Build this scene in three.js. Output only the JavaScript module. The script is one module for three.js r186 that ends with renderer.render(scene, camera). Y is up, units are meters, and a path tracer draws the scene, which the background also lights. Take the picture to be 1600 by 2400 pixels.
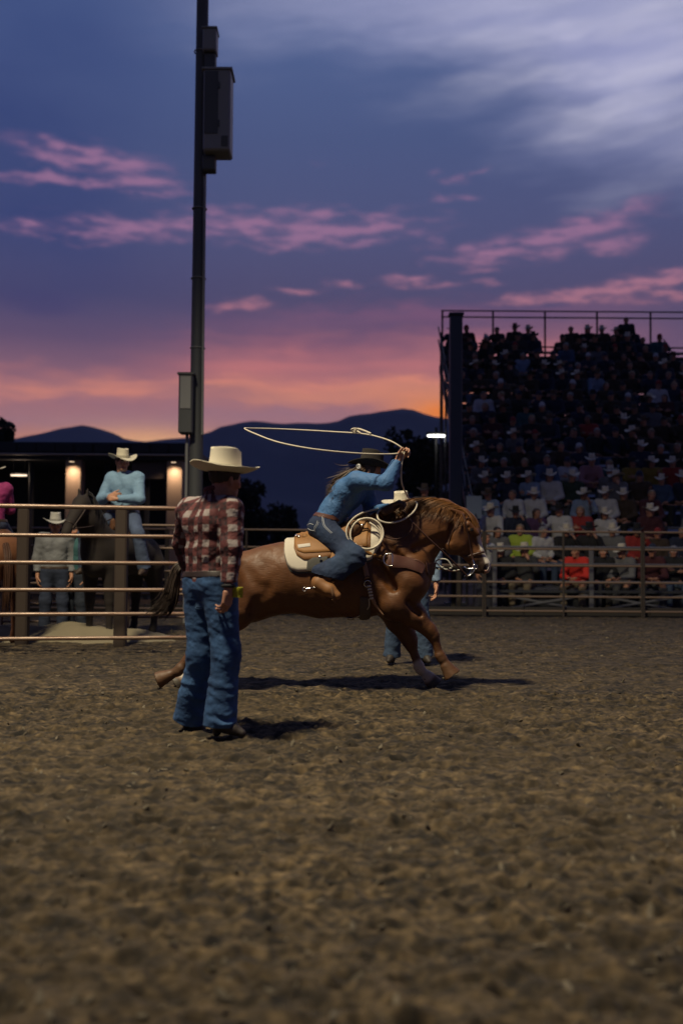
import * as THREE from 'three';
import { mergeGeometries, mergeVertices } from 'three/addons/utils/BufferGeometryUtils.js';
import { ImprovedNoise } from 'three/addons/math/ImprovedNoise.js';

// ---------------------------------------------------------------- camera, sky, lights, exposure
const V = (x, y, z) => new THREE.Vector3(x, y, z);
const R = Math.PI / 180;
const scene = new THREE.Scene();
const camera = new THREE.PerspectiveCamera(54.43, 682 / 1024, 0.1, 9000);
camera.rotation.order = 'YXZ';
camera.position.set(0, 1.15, 0);
camera.rotation.set(2.53 * R, 0, 0.4 * R);
camera.focus = 8.65;
camera.userData.fStop = 1.15;
camera.updateMatrixWorld(true);
const renderer = new THREE.WebGLRenderer({ antialias: true });
renderer.toneMapping = THREE.LinearToneMapping;
renderer.toneMappingExposure = 1.0;
renderer.shadowMap.enabled = true;

// numbers and noise
function rng(seed) { let s = seed | 0; return () => { s = (s + 0x6d2b79f5) | 0; let t = Math.imul(s ^ (s >>> 15), 1 | s); t = (t + Math.imul(t ^ (t >>> 7), 61 | t)) ^ t; return ((t ^ (t >>> 14)) >>> 0) / 4294967296; }; }
const perlin = new ImprovedNoise();
const N3 = (x, y, z) => perlin.noise(x, y, z);
const fbm = (x, y, z, o = 4) => { let s = 0, a = 1, n = 0; for (let i = 0; i < o; i++) { s += a * N3(x, y, z); n += a; x = x * 2.03 + 7.1; y = y * 2.03 + 3.3; z = z * 2.03 + 1.7; a *= 0.5; } return s / n; };
const sat = (x) => Math.min(1, Math.max(0, x));
const sst = (a, b, x) => { const t = sat((x - a) / (b - a)); return t * t * (3 - 2 * t); };
const lerp = (a, b, t) => a + (b - a) * t;
const S1 = (c) => (c /= 255, c <= 0.04045 ? c / 12.92 : Math.pow((c + 0.055) / 1.055, 2.4));
const lin = (r, g, b) => [S1(r), S1(g), S1(b)];
const mix3 = (a, b, t) => [lerp(a[0], b[0], t), lerp(a[1], b[1], t), lerp(a[2], b[2], t)];

// The dusk sky: air glowing low in the west (ahead), blue deepening upwards and behind, lavender high cloud and pink streaks.
// A streak: azimuth and elevation in degrees, half length, half thickness, tilt, weight.
const F = 2286.6, az_ = (x) => Math.atan((x - 784) / F) / R, el_ = (y) => Math.atan((1277 - y) / F) / R;
const STREAKS = [
  [200, 382, 170, 26, -0.08, 1], [90, 440, 200, 13, 0.05, .9], [300, 420, 120, 30, -0.1, .9], [330, 452, 110, 8, 0, .6],
  [60, 558, 75, 14, 0, .9], [175, 565, 55, 14, 0, .8], [330, 530, 220, 28, .05, 1], [560, 508, 130, 30, -.05, 1], [680, 490, 130, 24, .04, .8], [780, 522, 200, 32, .06, 1], [660, 548, 130, 16, .05, .8], [500, 520, 90, 24, 0, .8],
  [540, 700, 62, 17, .08, .9], [680, 666, 62, 11, .04, .8], [788, 648, 40, 11, 0, .8], [935, 638, 60, 12, 0, .9],
  [1035, 395, 40, 13, 0, .6], [1102, 388, 26, 9, 0, .5], [1045, 446, 60, 11, .05, .6], [730, 357, 30, 8, 0, .3],
  [990, 556, 50, 13, 0, .6], [1000, 590, 60, 13, .05, .6], [1150, 575, 120, 26, .08, 1], [1290, 552, 160, 34, .16, 1], [1420, 515, 90, 26, .25, 1], [1420, 570, 70, 26, 0, .9], [1240, 598, 60, 12, 0, .7],
  [1105, 613, 70, 9, 0, .6], [1020, 652, 70, 10, .05, .6], [1120, 648, 50, 8, 0, .5],
  [1480, 668, 190, 15, .06, 1], [1250, 686, 130, 12, .02, .8], [1540, 645, 100, 10, .05, .8], [1360, 690, 130, 12, 0, .8], [1500, 700, 150, 14, 0, .7],
].map(([x, y, l, t, k, w]) => [az_(x), el_(y), l / F / R, t / F / R, k, w]);
function skyColor(dx, dy, dz) {
  const az = Math.atan2(dx, -dz) / R, el = Math.asin(dy) / R, front = sst(150, 25, Math.abs(az - 6));
  const e = Math.max(el, 0);
  // air from the horizon upwards
  const stops = [[0, lin(226, 152, 124)], [5.8, lin(226, 152, 124)], [7.2, lin(186, 130, 132)], [8.6, lin(170, 120, 132)], [10, lin(146, 106, 124)], [12, lin(108, 87, 117)], [14.5, lin(86, 81, 116)], [18, lin(83, 87, 127)], [23, lin(78, 91, 134)], [28, lin(82, 100, 146)], [36, lin(70, 88, 138)], [55, lin(40, 54, 96)], [90, lin(24, 34, 68)]];
  let c = stops[stops.length - 1][1];
  for (let i = 1; i < stops.length; i++) if (e <= stops[i][0]) { c = mix3(stops[i - 1][1], stops[i][1], (e - stops[i - 1][0]) / (stops[i][0] - stops[i - 1][0])); break; }
  // away from the sunset the low sky is dull blue
  const back = e < 20 ? lin(44, 50, 86) : mix3(lin(44, 50, 86), lin(24, 34, 68), sat((e - 20) / 60));
  c = mix3(back, c, front);
  const u = az, v = el;
  const w1 = fbm(u * 0.10, v * 0.28, 1.3, 4), w2 = fbm(u * 0.12 + 9, v * 0.3 + 4, 7.7, 4), fine = fbm(u * 0.42 + w1 * 1.5, v * 1.9 + w2 * 2, 3.1, 4);
  const inFront = sst(60, 28, Math.abs(az));
  // darker, bluer left and purple banks between 11 and 16 degrees
  const bank = sst(-0.1, 0.35, w1) * sst(8.5, 12, e) * sst(17, 13, e) * front; c = mix3(c, lin(70, 66, 112), bank * 0.45);
  c = mix3(c, mix3(c, lin(46, 62, 116), 0.75), sst(-4, -18, az) * sst(10, 18, e) * front * (0.7 + 0.4 * w2));
  // low pink and salmon layers
  const wl = w2 * 0.9 + fine * 0.8, broken = .62 + .75 * fbm(u * .13 + 3, v * .8, 51, 4);
  const lay = (at, th, col, k, l, r) => { const d = (e + wl * 0.9 - at - az * 0.035) / th; c = mix3(c, col, Math.exp(-d * d) * sat(k * broken * 1.15) * sst(l - 6, l + 5, az) * sst(r + 8, r - 4, az) * inFront); };
  lay(9.8, 0.5, lin(238, 150, 126), 1.0, -30, 9); lay(10.5, .5, lin(196, 124, 124), .35, -30, 9); lay(11.2, 1.2, lin(214, 130, 128), .85, -9, 12); lay(12.4, 1.1, lin(156, 104, 124), .4, -7, 13); lay(9.2, .6, lin(236, 152, 122), .78, -7, 9);
  lay(7.9, .55, lin(170, 132, 148), .5, -25, 2); lay(13.6, .5, lin(150, 98, 128), .4, -4, 14);
  // the glow behind the ridge where the sun went down
  const g1 = Math.exp(-(((az - 5.2) / 2.6) ** 2) - (((e - 8.3) / 1.1) ** 2)), g2 = Math.exp(-(((az + 11.0) / 4) ** 2) - (((e - 6.2) / .9) ** 2)), g3 = Math.exp(-(((az - 5.6) / 1.1) ** 2) - (((e - 8.2) / .55) ** 2));
  c = mix3(c, lin(246, 152, 100), sat(g1 * 1.0) * inFront); c = mix3(c, lin(255, 190, 140), sat(g2 * 1.0) * inFront); c = mix3(c, lin(255, 142, 62), sat(g3 * 1.0) * inFront);
  // high lavender veil, brightest to the upper right
  const wisp = fbm(u * .085 + v * .05 + w1 * .4, v * 0.55 - u * .06 + w2 * .5, 41, 5), veil = sst(24.0, 34, e + az * 0.42 + w1 * 5 + wisp * 3) * sst(70, 34, e) * sst(55, 22, Math.abs(az - 8));
  const hole = sst(0.05, 0.5, fbm(u * 0.09 + 31, v * 0.24 + az * 0.02, 5.5, 4) + 0.1);
  c = mix3(c, mix3(lin(160, 163, 204), lin(204, 202, 226), sst(-.3, .5, wisp)), veil * (0.95 - 0.3 * hole) * sat(0.5 + az * 0.03 + (e - 24) * 0.04));
  const top = sst(26.4, 29.6, e + w2 * 2.6 + fine * 1.0) * sst(-16, 4, az) * sst(60, 30, e) * sst(50, 25, Math.abs(az)); c = mix3(c, lin(158, 162, 198), top * 0.6);
  // pink streaks
  if (inFront > 0) {
    let m = 0;
    const qx = u + fbm(u * 0.5, v * 0.9, 11, 3) * 1.1, qy = v + fbm(u * 0.55 + 5, v * 1.3, 17, 5) * 0.75;
    for (const [a, b, l, t, k, w] of STREAKS) { const x = (qx - a) / l, y = (qy - b - k * (qx - a)) / t, d = x * x + y * y; if (d < 6) m = Math.max(m, w * Math.exp(-d * 0.85)); }
    const tex = sst(-0.34, 0.42, fbm(u * 0.5 - v * .35, v * 2.1 + u * .12, 23, 4));
    m = sst(0.08, 0.95, m * (0.38 + 0.8 * tex)) ;
    c = mix3(c, mix3(lin(176, 126, 160), lin(212, 138, 148), sst(18, 13, e)), m * 0.66);
  }
  return c;
}
{
  const W = 4096, H = 2048, data = new Float32Array(W * H * 4), q = 8;
  const put = (i, c) => { data[i] = c[0]; data[i + 1] = c[1]; data[i + 2] = c[2]; data[i + 3] = 1; };
  const at = (col, row) => { const up = ((row + 0.5) / H - 0.5) * Math.PI, ro = ((col + 0.5) / W - 0.5) * 2 * Math.PI; return skyColor(Math.cos(ro) * Math.cos(up), Math.sin(up), Math.sin(ro) * Math.cos(up)); };
  const fineArea = (col, row) => row >= H / 2 && row < H / 2 + 480 && col > W * 0.25 - 380 && col < W * 0.25 + 380;     // azimuth 0 is -z
  for (let row = 0; row < H; row += q) for (let col = 0; col < W; col += q) {
    const fine = fineArea(col, row), base = fine ? null : at(col + q / 2, row + q / 2);
    for (let y = 0; y < q; y++) for (let x = 0; x < q; x++) put(((row + y) * W + col + x) * 4, fine ? at(col + x, row + y) : base);
  }
  const sky = new THREE.DataTexture(data, W, H, THREE.RGBAFormat, THREE.FloatType);
  sky.mapping = THREE.EquirectangularReflectionMapping; sky.magFilter = THREE.LinearFilter; sky.needsUpdate = true;
  scene.background = sky; scene.environment = sky;
}
// the last of the sun, low behind the ridge and faint
const sun = new THREE.DirectionalLight(new THREE.Color().setRGB(1, 0.62, 0.42), 0.06);
sun.position.set(12, 16, -100); sun.castShadow = true; sun.shadow.radius = 12; sun.name = 'sun';
Object.assign(sun.shadow.camera, { left: -30, right: 30, top: 30, bottom: -30, near: 1, far: 300 });
scene.add(sun);
scene.fog = new THREE.FogExp2(new THREE.Color().setRGB(.5, .68, 1), 0.0001);
// the arena floodlights burn on a mast beside the arena, left of the frame
const FLOOD = V(-4.1, 14.5, -3.3), FLOOD_AIM = V(1.2, 0, -9.4), FLOOD_CD = 1020;
const floodColor = new THREE.Color().setRGB(1, 0.87, 0.61);
// ---------------------------------------------------------------- tools
// a point seen at (x, y) of a 1568 x 2352 print of the view, at a depth in metres
function at(x, y, d) { const r = V((x * 1.02041 - 800) / 2333.3, -(y * 1.02041 - 1200) / 2333.3, -1).applyQuaternion(camera.quaternion); return r.multiplyScalar(d / -r.z).add(camera.position); }
const ray = (x, y) => V((x * 1.02041 - 800) / 2333.3, -(y * 1.02041 - 1200) / 2333.3, -1).applyQuaternion(camera.quaternion).normalize();
const taken = new Map();
function numbered(n) { const k = taken.get(n) ?? 0; taken.set(n, k + 1); return k ? n + '_' + String(k).padStart(3, '0') : n; }
function tag(o, label, category, group, kind) { if (label) o.userData.label = label; if (category) o.userData.category = category; if (group) o.userData.group = group; if (kind) o.userData.kind = kind; return o; }
function thing(name, label, category, base, group, turn = 0) { const o = new THREE.Group(); o.name = numbered(name); o.position.copy(base); o.rotation.y = turn; scene.add(o); return tag(o, label, category, group); }
const shade = (m) => { m.castShadow = m.receiveShadow = true; return m; };
function mesh(name, g, m, parent) { const o = shade(new THREE.Mesh(g, m)); o.name = name; if (parent) parent.add(o); else { o.name = numbered(name); scene.add(o); } return o; }
// a part whose geometry is written in the coordinates of the place: brought to its thing's base
function part(name, g, m, parent) { parent.updateMatrixWorld(true); g.applyMatrix4(parent.matrixWorld.clone().invert()); return mesh(name, g, m, parent); }
const mats = new Map();
function M(r, g, b, rough = 0.8, o = {}) { const key = [r, g, b, rough, JSON.stringify(o)].join(); if (!mats.has(key)) { const m = new THREE.MeshPhysicalMaterial({ color: new THREE.Color().setRGB(r, g, b), roughness: rough, ...o }); mats.set(key, m); } return mats.get(key); }
const vcol = (rough = 0.8, o = {}) => new THREE.MeshPhysicalMaterial({ color: 0xffffff, roughness: rough, vertexColors: true, ...o });
const glow = (r, g, b, k) => new THREE.MeshStandardMaterial({ color: 0x111111, emissive: new THREE.Color().setRGB(r, g, b), emissiveIntensity: k });

// tapered round bones, flattened across z by sz about their own middle
function bone(a, ra, b, rb, o = {}) {
  const bx = b.x - a.x, by = b.y - a.y, sz = o.sz ?? 1, cz = (a.z + b.z) / 2, az = o.sz ? cz + (a.z - cz) / sz : a.z, bz0 = o.sz ? cz + (b.z - cz) / sz : b.z, bz = bz0 - az;
  const l2 = Math.max(1e-9, bx * bx + by * by + bz * bz), rr = ra - rb, a2 = l2 - rr * rr, il2 = 1 / l2, sc = Math.min(1, sz), sg = Math.sign(rr), k = o.k ?? 0.03;
  const cx = (a.x + b.x) / 2, cy = (a.y + b.y) / 2, cR = Math.sqrt(bx * bx + by * by + (b.z - a.z) ** 2) / 2 + Math.max(ra, rb) * Math.max(1, sz);
  const cut = o.cut, ln = Math.sqrt(l2), cd = o.cutDir, ux = cd ? cd.x : bx / ln, uy = cd ? cd.y : by / ln, uz = cd ? cd.z : bz / ln, big = ra > rb;
  return { k, sub: o.sub, a, b, ra, rb, id: o.id, near: (x, y, z) => Math.sqrt((x - cx) ** 2 + (y - cy) ** 2 + (z - cz) ** 2) - cR,
    d(x, y, z) {
      let pz = (o.sz ? cz + (z - cz) / sz : z) - az; const px = x - a.x, py = y - a.y; let d;
      if (a2 <= 0) d = big ? Math.sqrt(px * px + py * py + pz * pz) - ra : Math.sqrt((x - b.x) ** 2 + (y - b.y) ** 2 + (pz - bz) ** 2) - rb;
      else {
        const yy = px * bx + py * by + pz * bz, zz = yy - l2, qx = px * l2 - bx * yy, qy = py * l2 - by * yy, qz = pz * l2 - bz * yy, x2 = qx * qx + qy * qy + qz * qz, y2 = yy * yy * l2, z2 = zz * zz * l2, kk = sg * rr * rr * x2;
        if (Math.sign(zz) * a2 * z2 > kk) d = Math.sqrt(x2 + z2) * il2 - rb; else if (Math.sign(yy) * a2 * y2 < kk) d = Math.sqrt(x2 + y2) * il2 - ra; else d = (Math.sqrt(x2 * a2 * il2) + yy * rr) * il2 - ra;
      }
      d *= sc;
      if (cut) d = Math.max(d, (px - bx) * ux + (py - by) * uy + (pz - bz) * uz);
      return d;
    } };
}
const smin = (a, b, k) => { const h = Math.max(k - Math.abs(a - b), 0) / k; return Math.min(a, b) - h * h * k * 0.25; };
function field(bones) {
  return (x, y, z) => { let d = 1e3; for (const b of bones) { if (b.sub) continue; if (b.near(x, y, z) > d + b.k) continue; d = smin(d, b.d(x, y, z), b.k); } for (const b of bones) if (b.sub) d = -smin(-d, b.d(x, y, z), b.k); return d; };
}
function boundsOf(bones, pad = 0.03) { const lo = V(1e9, 1e9, 1e9), hi = V(-1e9, -1e9, -1e9); for (const b of bones) if (!b.sub) for (const [p, r] of [[b.a, b.ra], [b.b, b.rb]]) { lo.min(V(p.x - r, p.y - r, p.z - r)); hi.max(V(p.x + r, p.y + r, p.z + r)); } return [lo.addScalar(-pad), hi.addScalar(pad)]; }
// surface nets over a distance field; colour(x, y, z) gives linear vertex colours
function skin(f, [lo, hi], h, colour) {
  const nx = Math.ceil((hi.x - lo.x) / h) + 2, ny = Math.ceil((hi.y - lo.y) / h) + 2, nz = Math.ceil((hi.z - lo.z) / h) + 2, g = new Float32Array(nx * ny * nz), Q = 4, reach = Q * h * 1.9 + 0.02;
  const I = (i, j, k) => (k * ny + j) * nx + i;
  for (let k = 0; k < nz; k += Q) for (let j = 0; j < ny; j += Q) for (let i = 0; i < nx; i += Q) {
    const c = f(lo.x + (i + Q / 2) * h, lo.y + (j + Q / 2) * h, lo.z + (k + Q / 2) * h), far = Math.abs(c) > reach;
    for (let c3 = k; c3 < Math.min(k + Q, nz); c3++) for (let c2 = j; c2 < Math.min(j + Q, ny); c2++) for (let c1 = i; c1 < Math.min(i + Q, nx); c1++) g[I(c1, c2, c3)] = far ? c : f(lo.x + c1 * h, lo.y + c2 * h, lo.z + c3 * h);
  }
  const pos = [], idx = [], cell = new Int32Array(nx * ny * nz).fill(-1);
  for (let k = 0; k < nz - 1; k++) for (let j = 0; j < ny - 1; j++) for (let i = 0; i < nx - 1; i++) {
    let mask = 0, n = 0, sx = 0, sy = 0, sz = 0; const v = [];
    for (let c = 0; c < 8; c++) { const d = g[I(i + (c & 1), j + ((c >> 1) & 1), k + (c >> 2))]; v.push(d); if (d < 0) mask |= 1 << c; }
    if (mask === 0 || mask === 255) continue;
    for (const [p, q] of EDGES) { if ((v[p] < 0) === (v[q] < 0)) continue; const t = v[p] / (v[p] - v[q]); sx += (p & 1) + t * ((q & 1) - (p & 1)); sy += ((p >> 1) & 1) + t * (((q >> 1) & 1) - ((p >> 1) & 1)); sz += (p >> 2) + t * ((q >> 2) - (p >> 2)); n++; }
    cell[I(i, j, k)] = pos.length / 3; pos.push(lo.x + (i + sx / n) * h, lo.y + (j + sy / n) * h, lo.z + (k + sz / n) * h);
  }
  const quad = (a, b, c, d, flip) => { if (a < 0 || b < 0 || c < 0 || d < 0) return; flip ? idx.push(a, c, b, a, d, c) : idx.push(a, b, c, a, c, d); };
  for (let k = 1; k < nz - 1; k++) for (let j = 1; j < ny - 1; j++) for (let i = 1; i < nx - 1; i++) {
    const s = g[I(i, j, k)] < 0;
    if (s !== g[I(i + 1, j, k)] < 0) quad(cell[I(i, j - 1, k - 1)], cell[I(i, j, k - 1)], cell[I(i, j, k)], cell[I(i, j - 1, k)], !s);
    if (s !== g[I(i, j + 1, k)] < 0) quad(cell[I(i - 1, j, k - 1)], cell[I(i - 1, j, k)], cell[I(i, j, k)], cell[I(i, j, k - 1)], !s);
    if (s !== g[I(i, j, k + 1)] < 0) quad(cell[I(i - 1, j - 1, k)], cell[I(i, j - 1, k)], cell[I(i, j, k)], cell[I(i - 1, j, k)], !s);
  }
  const nor = new Float32Array(pos.length), col = colour ? new Float32Array(pos.length) : null, e = h * 0.6;
  for (let i = 0; i < pos.length; i += 3) {
    const x = pos[i], y = pos[i + 1], z = pos[i + 2]; let a = f(x + e, y, z) - f(x - e, y, z), b = f(x, y + e, z) - f(x, y - e, z), c = f(x, y, z + e) - f(x, y, z - e); const l = Math.hypot(a, b, c) || 1;
    nor[i] = a / l; nor[i + 1] = b / l; nor[i + 2] = c / l;
    if (col) { const q = colour(x, y, z); col[i] = q[0]; col[i + 1] = q[1]; col[i + 2] = q[2]; }
  }
  const geo = new THREE.BufferGeometry(); geo.setAttribute('position', new THREE.Float32BufferAttribute(pos, 3)); geo.setAttribute('normal', new THREE.BufferAttribute(nor, 3));
  if (col) geo.setAttribute('color', new THREE.BufferAttribute(col, 3)); const uv = new Float32Array(pos.length / 3 * 2); for (let i = 0, j = 0; i < pos.length; i += 3) { uv[j++] = pos[i] + pos[i + 2] * .7; uv[j++] = pos[i + 1] + pos[i + 2] * .35; } geo.setAttribute('uv', new THREE.BufferAttribute(uv, 2)); geo.setIndex(idx); return geo;
}
const EDGES = [[0, 1], [2, 3], [4, 5], [6, 7], [0, 2], [1, 3], [4, 6], [5, 7], [0, 4], [1, 5], [2, 6], [3, 7]];
// geometries joined whatever attributes they carry (position, normal, colour)
function join(list, keepColor = false) {
  return mergeGeometries(list.map((g) => { g = g.index ? g.toNonIndexed() : g.clone(); for (const k of Object.keys(g.attributes)) if (!['position', 'normal', ...(keepColor ? ['color'] : [])].includes(k)) g.deleteAttribute(k); if (!g.attributes.normal) g.computeVertexNormals(); return g; }));
}
function paint(g, c) { const n = g.attributes.position.count, a = new Float32Array(n * 3); for (let i = 0; i < n; i++) { a[3 * i] = c[0]; a[3 * i + 1] = c[1]; a[3 * i + 2] = c[2]; } g.setAttribute('color', new THREE.BufferAttribute(a, 3)); return g; }
// a box with chamfered edges (44 triangles)
function cbox(w, h, d, c = Math.min(w, h, d) * 0.12) {
  const P = [], idx = [], X = w / 2, Y = h / 2, Z = d / 2, id = {};
  const v = (x, y, z) => { const k = [x, y, z].map((q) => q.toFixed(5)).join(); if (!(k in id)) { id[k] = P.length / 3; P.push(x, y, z); } return id[k]; };
  const face = (...p) => { const n = V().crossVectors(p[1].clone().sub(p[0]), p[2].clone().sub(p[0])), m = p.reduce((s, q) => s.add(q), V(0, 0, 0)); if (n.dot(m) < 0) p.reverse(); const q = p.map((a) => v(a.x, a.y, a.z)); for (let i = 2; i < q.length; i++) idx.push(q[0], q[i - 1], q[i]); };
  for (const s of [-1, 1]) {
    face(V(s * X, -Y + c, -Z + c), V(s * X, Y - c, -Z + c), V(s * X, Y - c, Z - c), V(s * X, -Y + c, Z - c)); face(V(-X + c, s * Y, -Z + c), V(X - c, s * Y, -Z + c), V(X - c, s * Y, Z - c), V(-X + c, s * Y, Z - c)); face(V(-X + c, -Y + c, s * Z), V(X - c, -Y + c, s * Z), V(X - c, Y - c, s * Z), V(-X + c, Y - c, s * Z));
    for (const t of [-1, 1]) {
      face(V(s * X, t * (Y - c), -Z + c), V(s * (X - c), t * Y, -Z + c), V(s * (X - c), t * Y, Z - c), V(s * X, t * (Y - c), Z - c)); face(V(s * X, -Y + c, t * (Z - c)), V(s * (X - c), -Y + c, t * Z), V(s * (X - c), Y - c, t * Z), V(s * X, Y - c, t * (Z - c))); face(V(-X + c, s * Y, t * (Z - c)), V(-X + c, s * (Y - c), t * Z), V(X - c, s * (Y - c), t * Z), V(X - c, s * Y, t * (Z - c)));
      for (const u of [-1, 1]) face(V(s * X, t * (Y - c), u * (Z - c)), V(s * (X - c), t * Y, u * (Z - c)), V(s * (X - c), t * (Y - c), u * Z));
    }
  }
  let g = new THREE.BufferGeometry(); g.setAttribute('position', new THREE.Float32BufferAttribute(P, 3)); g.setIndex(idx); g = g.toNonIndexed(); g.computeVertexNormals(); return g;
}
const place = (g, x, y, z, rx = 0, ry = 0, rz = 0) => g.applyMatrix4(new THREE.Matrix4().compose(V(x, y, z), new THREE.Quaternion().setFromEuler(new THREE.Euler(rx, ry, rz)), V(1, 1, 1)));
// a round bar from a to b
function bar(a, b, r, seg = 10, r2 = r) { const d = b.clone().sub(a), l = d.length(), g = new THREE.CylinderGeometry(r2, r, l, seg); g.applyQuaternion(new THREE.Quaternion().setFromUnitVectors(V(0, 1, 0), d.normalize())); const m = a.clone().lerp(b, 0.5); return g.translate(m.x, m.y, m.z); }
// a squared bar from a to b
function beam(a, b, w, t, c = 0.006) { const d = b.clone().sub(a), l = d.length(), g = cbox(l, t, w, c), x = d.normalize(), z = V().crossVectors(x, V(0, 1, 0)); if (z.lengthSq() < 1e-6) z.set(0, 0, 1); z.normalize(); const y = V().crossVectors(z, x); g.applyMatrix4(new THREE.Matrix4().makeBasis(x, y, z)); const m = a.clone().lerp(b, 0.5); return g.translate(m.x, m.y, m.z); }
const curve = (pts, closed = false) => new THREE.CatmullRomCurve3(pts, closed, 'centripetal');
const rope = (pts, r, n = 80, closed = false, seg = 7) => new THREE.TubeGeometry(curve(pts, closed), n, r, seg, closed);
// thin tapering locks of hair along guide curves
function locks(guides, count, spread, r, rnd, segs = 9, jit = 0.35) {
  const out = [];
  for (let i = 0; i < count; i++) {
    const gi = rnd() * (guides.length - 1), a = Math.floor(gi), t = gi - a, A = guides[a], B = guides[Math.min(a + 1, guides.length - 1)], n = Math.min(A.length, B.length), off = V(rnd() - .5, rnd() - .5, rnd() - .5).multiplyScalar(spread), wav = V(rnd() - .5, rnd() - .5, rnd() - .5).multiplyScalar(spread * 2.2), len = 0.72 + 0.35 * rnd();
    const P = []; for (let j = 0; j < n; j++) { const s = j / (n - 1); P.push(A[j].clone().lerp(B[j], t).addScaledVector(off, 0.6 + s * 0.5).addScaledVector(wav, s * s * jit)); }
    const c = curve(P), pos = [], nor = [], idx = [], col = [], k = 3, rr = r * (0.6 + 0.8 * rnd()), tint = 0.65 + 0.7 * rnd();
    for (let j = 0; j <= segs; j++) {
      const s = j / segs, p = c.getPoint(Math.min(1, s * len)), tn = c.getTangent(Math.min(1, s * len)), u = V().crossVectors(tn, Math.abs(tn.y) > .9 ? V(1, 0, 0) : V(0, 1, 0)).normalize(), w = V().crossVectors(tn, u), q = rr * (1 - s ** 2.2 * .92);
      for (let m = 0; m < k; m++) { const a2 = m / k * 6.2832, d = u.clone().multiplyScalar(Math.cos(a2)).addScaledVector(w, Math.sin(a2)); pos.push(p.x + d.x * q, p.y + d.y * q, p.z + d.z * q); nor.push(d.x, d.y, d.z); col.push(tint, tint, tint); }
    }
    for (let j = 0; j < segs; j++) for (let m = 0; m < k; m++) { const p = j * k + m, q = j * k + (m + 1) % k; idx.push(p, q, p + k, q, q + k, p + k); }
    const g = new THREE.BufferGeometry(); g.setAttribute('position', new THREE.Float32BufferAttribute(pos, 3)); g.setAttribute('normal', new THREE.Float32BufferAttribute(nor, 3)); g.setAttribute('color', new THREE.Float32BufferAttribute(col, 3)); g.setIndex(idx); out.push(g);
  }
  return mergeGeometries(out);
}
function noiseTex(n, fn, srgb = true, rep = 1) { const d = new Uint8Array(n * n * 4); for (let y = 0; y < n; y++) for (let x = 0; x < n; x++) { const c = fn(x / n, y / n), i = (y * n + x) * 4; d[i] = c[0]; d[i + 1] = c[1]; d[i + 2] = c[2]; d[i + 3] = 255; } const t = new THREE.DataTexture(d, n, n, THREE.RGBAFormat); t.wrapS = t.wrapT = THREE.RepeatWrapping; t.magFilter = THREE.LinearFilter; t.minFilter = THREE.LinearMipmapLinearFilter; if (srgb) t.colorSpace = THREE.SRGBColorSpace; t.repeat.set(rep, rep); t.needsUpdate = true; return t; }
// noise that repeats: blended over the edges
const tiled = (u, v, k, z, o = 4) => { const f = (a, b) => fbm(a * k, b * k, z, o), s = sst(0, 1, u), t = sst(0, 1, v); return (f(u, v) * s + f(u + 1, v) * (1 - s)) * t + (f(u, v + 1) * s + f(u + 1, v + 1) * (1 - s)) * (1 - t); };

// cloth creases and brushed hair as fine relief (the textures repeat every half metre)
const creaseBump = noiseTex(512, (u, v) => { const a = tiled(u, v, 7, 1.1, 3), b = tiled(u, v, 26, 4.4, 3), q = 128 + 95 * (1 - 2.4 * Math.abs(a)) * .8 + 40 * b; return [q, q, q].map((x) => Math.max(0, Math.min(255, x))); }, false, 2);
const coatBump = noiseTex(512, (u, v) => { const f = (a, b) => fbm(a * 10, b * 60, 2.2, 4), s = sst(0, 1, u), t = sst(0, 1, v), w = (f(u, v) * s + f(u + 1, v) * (1 - s)) * t + (f(u, v + 1) * s + f(u + 1, v + 1) * (1 - s)) * (1 - t); const q = 128 + 150 * w + 60 * tiled(u, v, 9, 6.1, 2); return [q, q, q].map((x) => Math.max(0, Math.min(255, x))); }, false, 2);
const coatRough = noiseTex(256, (u, v) => { const q = 158 + 95 * tiled(u, v, 12, 3.6, 4); return [q, q, q].map((x) => Math.max(0, Math.min(255, x))); }, false, 2);
const bumpCloth = { bumpMap: creaseBump, bumpScale: .013 }, bumpDenim = { bumpMap: creaseBump, bumpScale: .008 };
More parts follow.
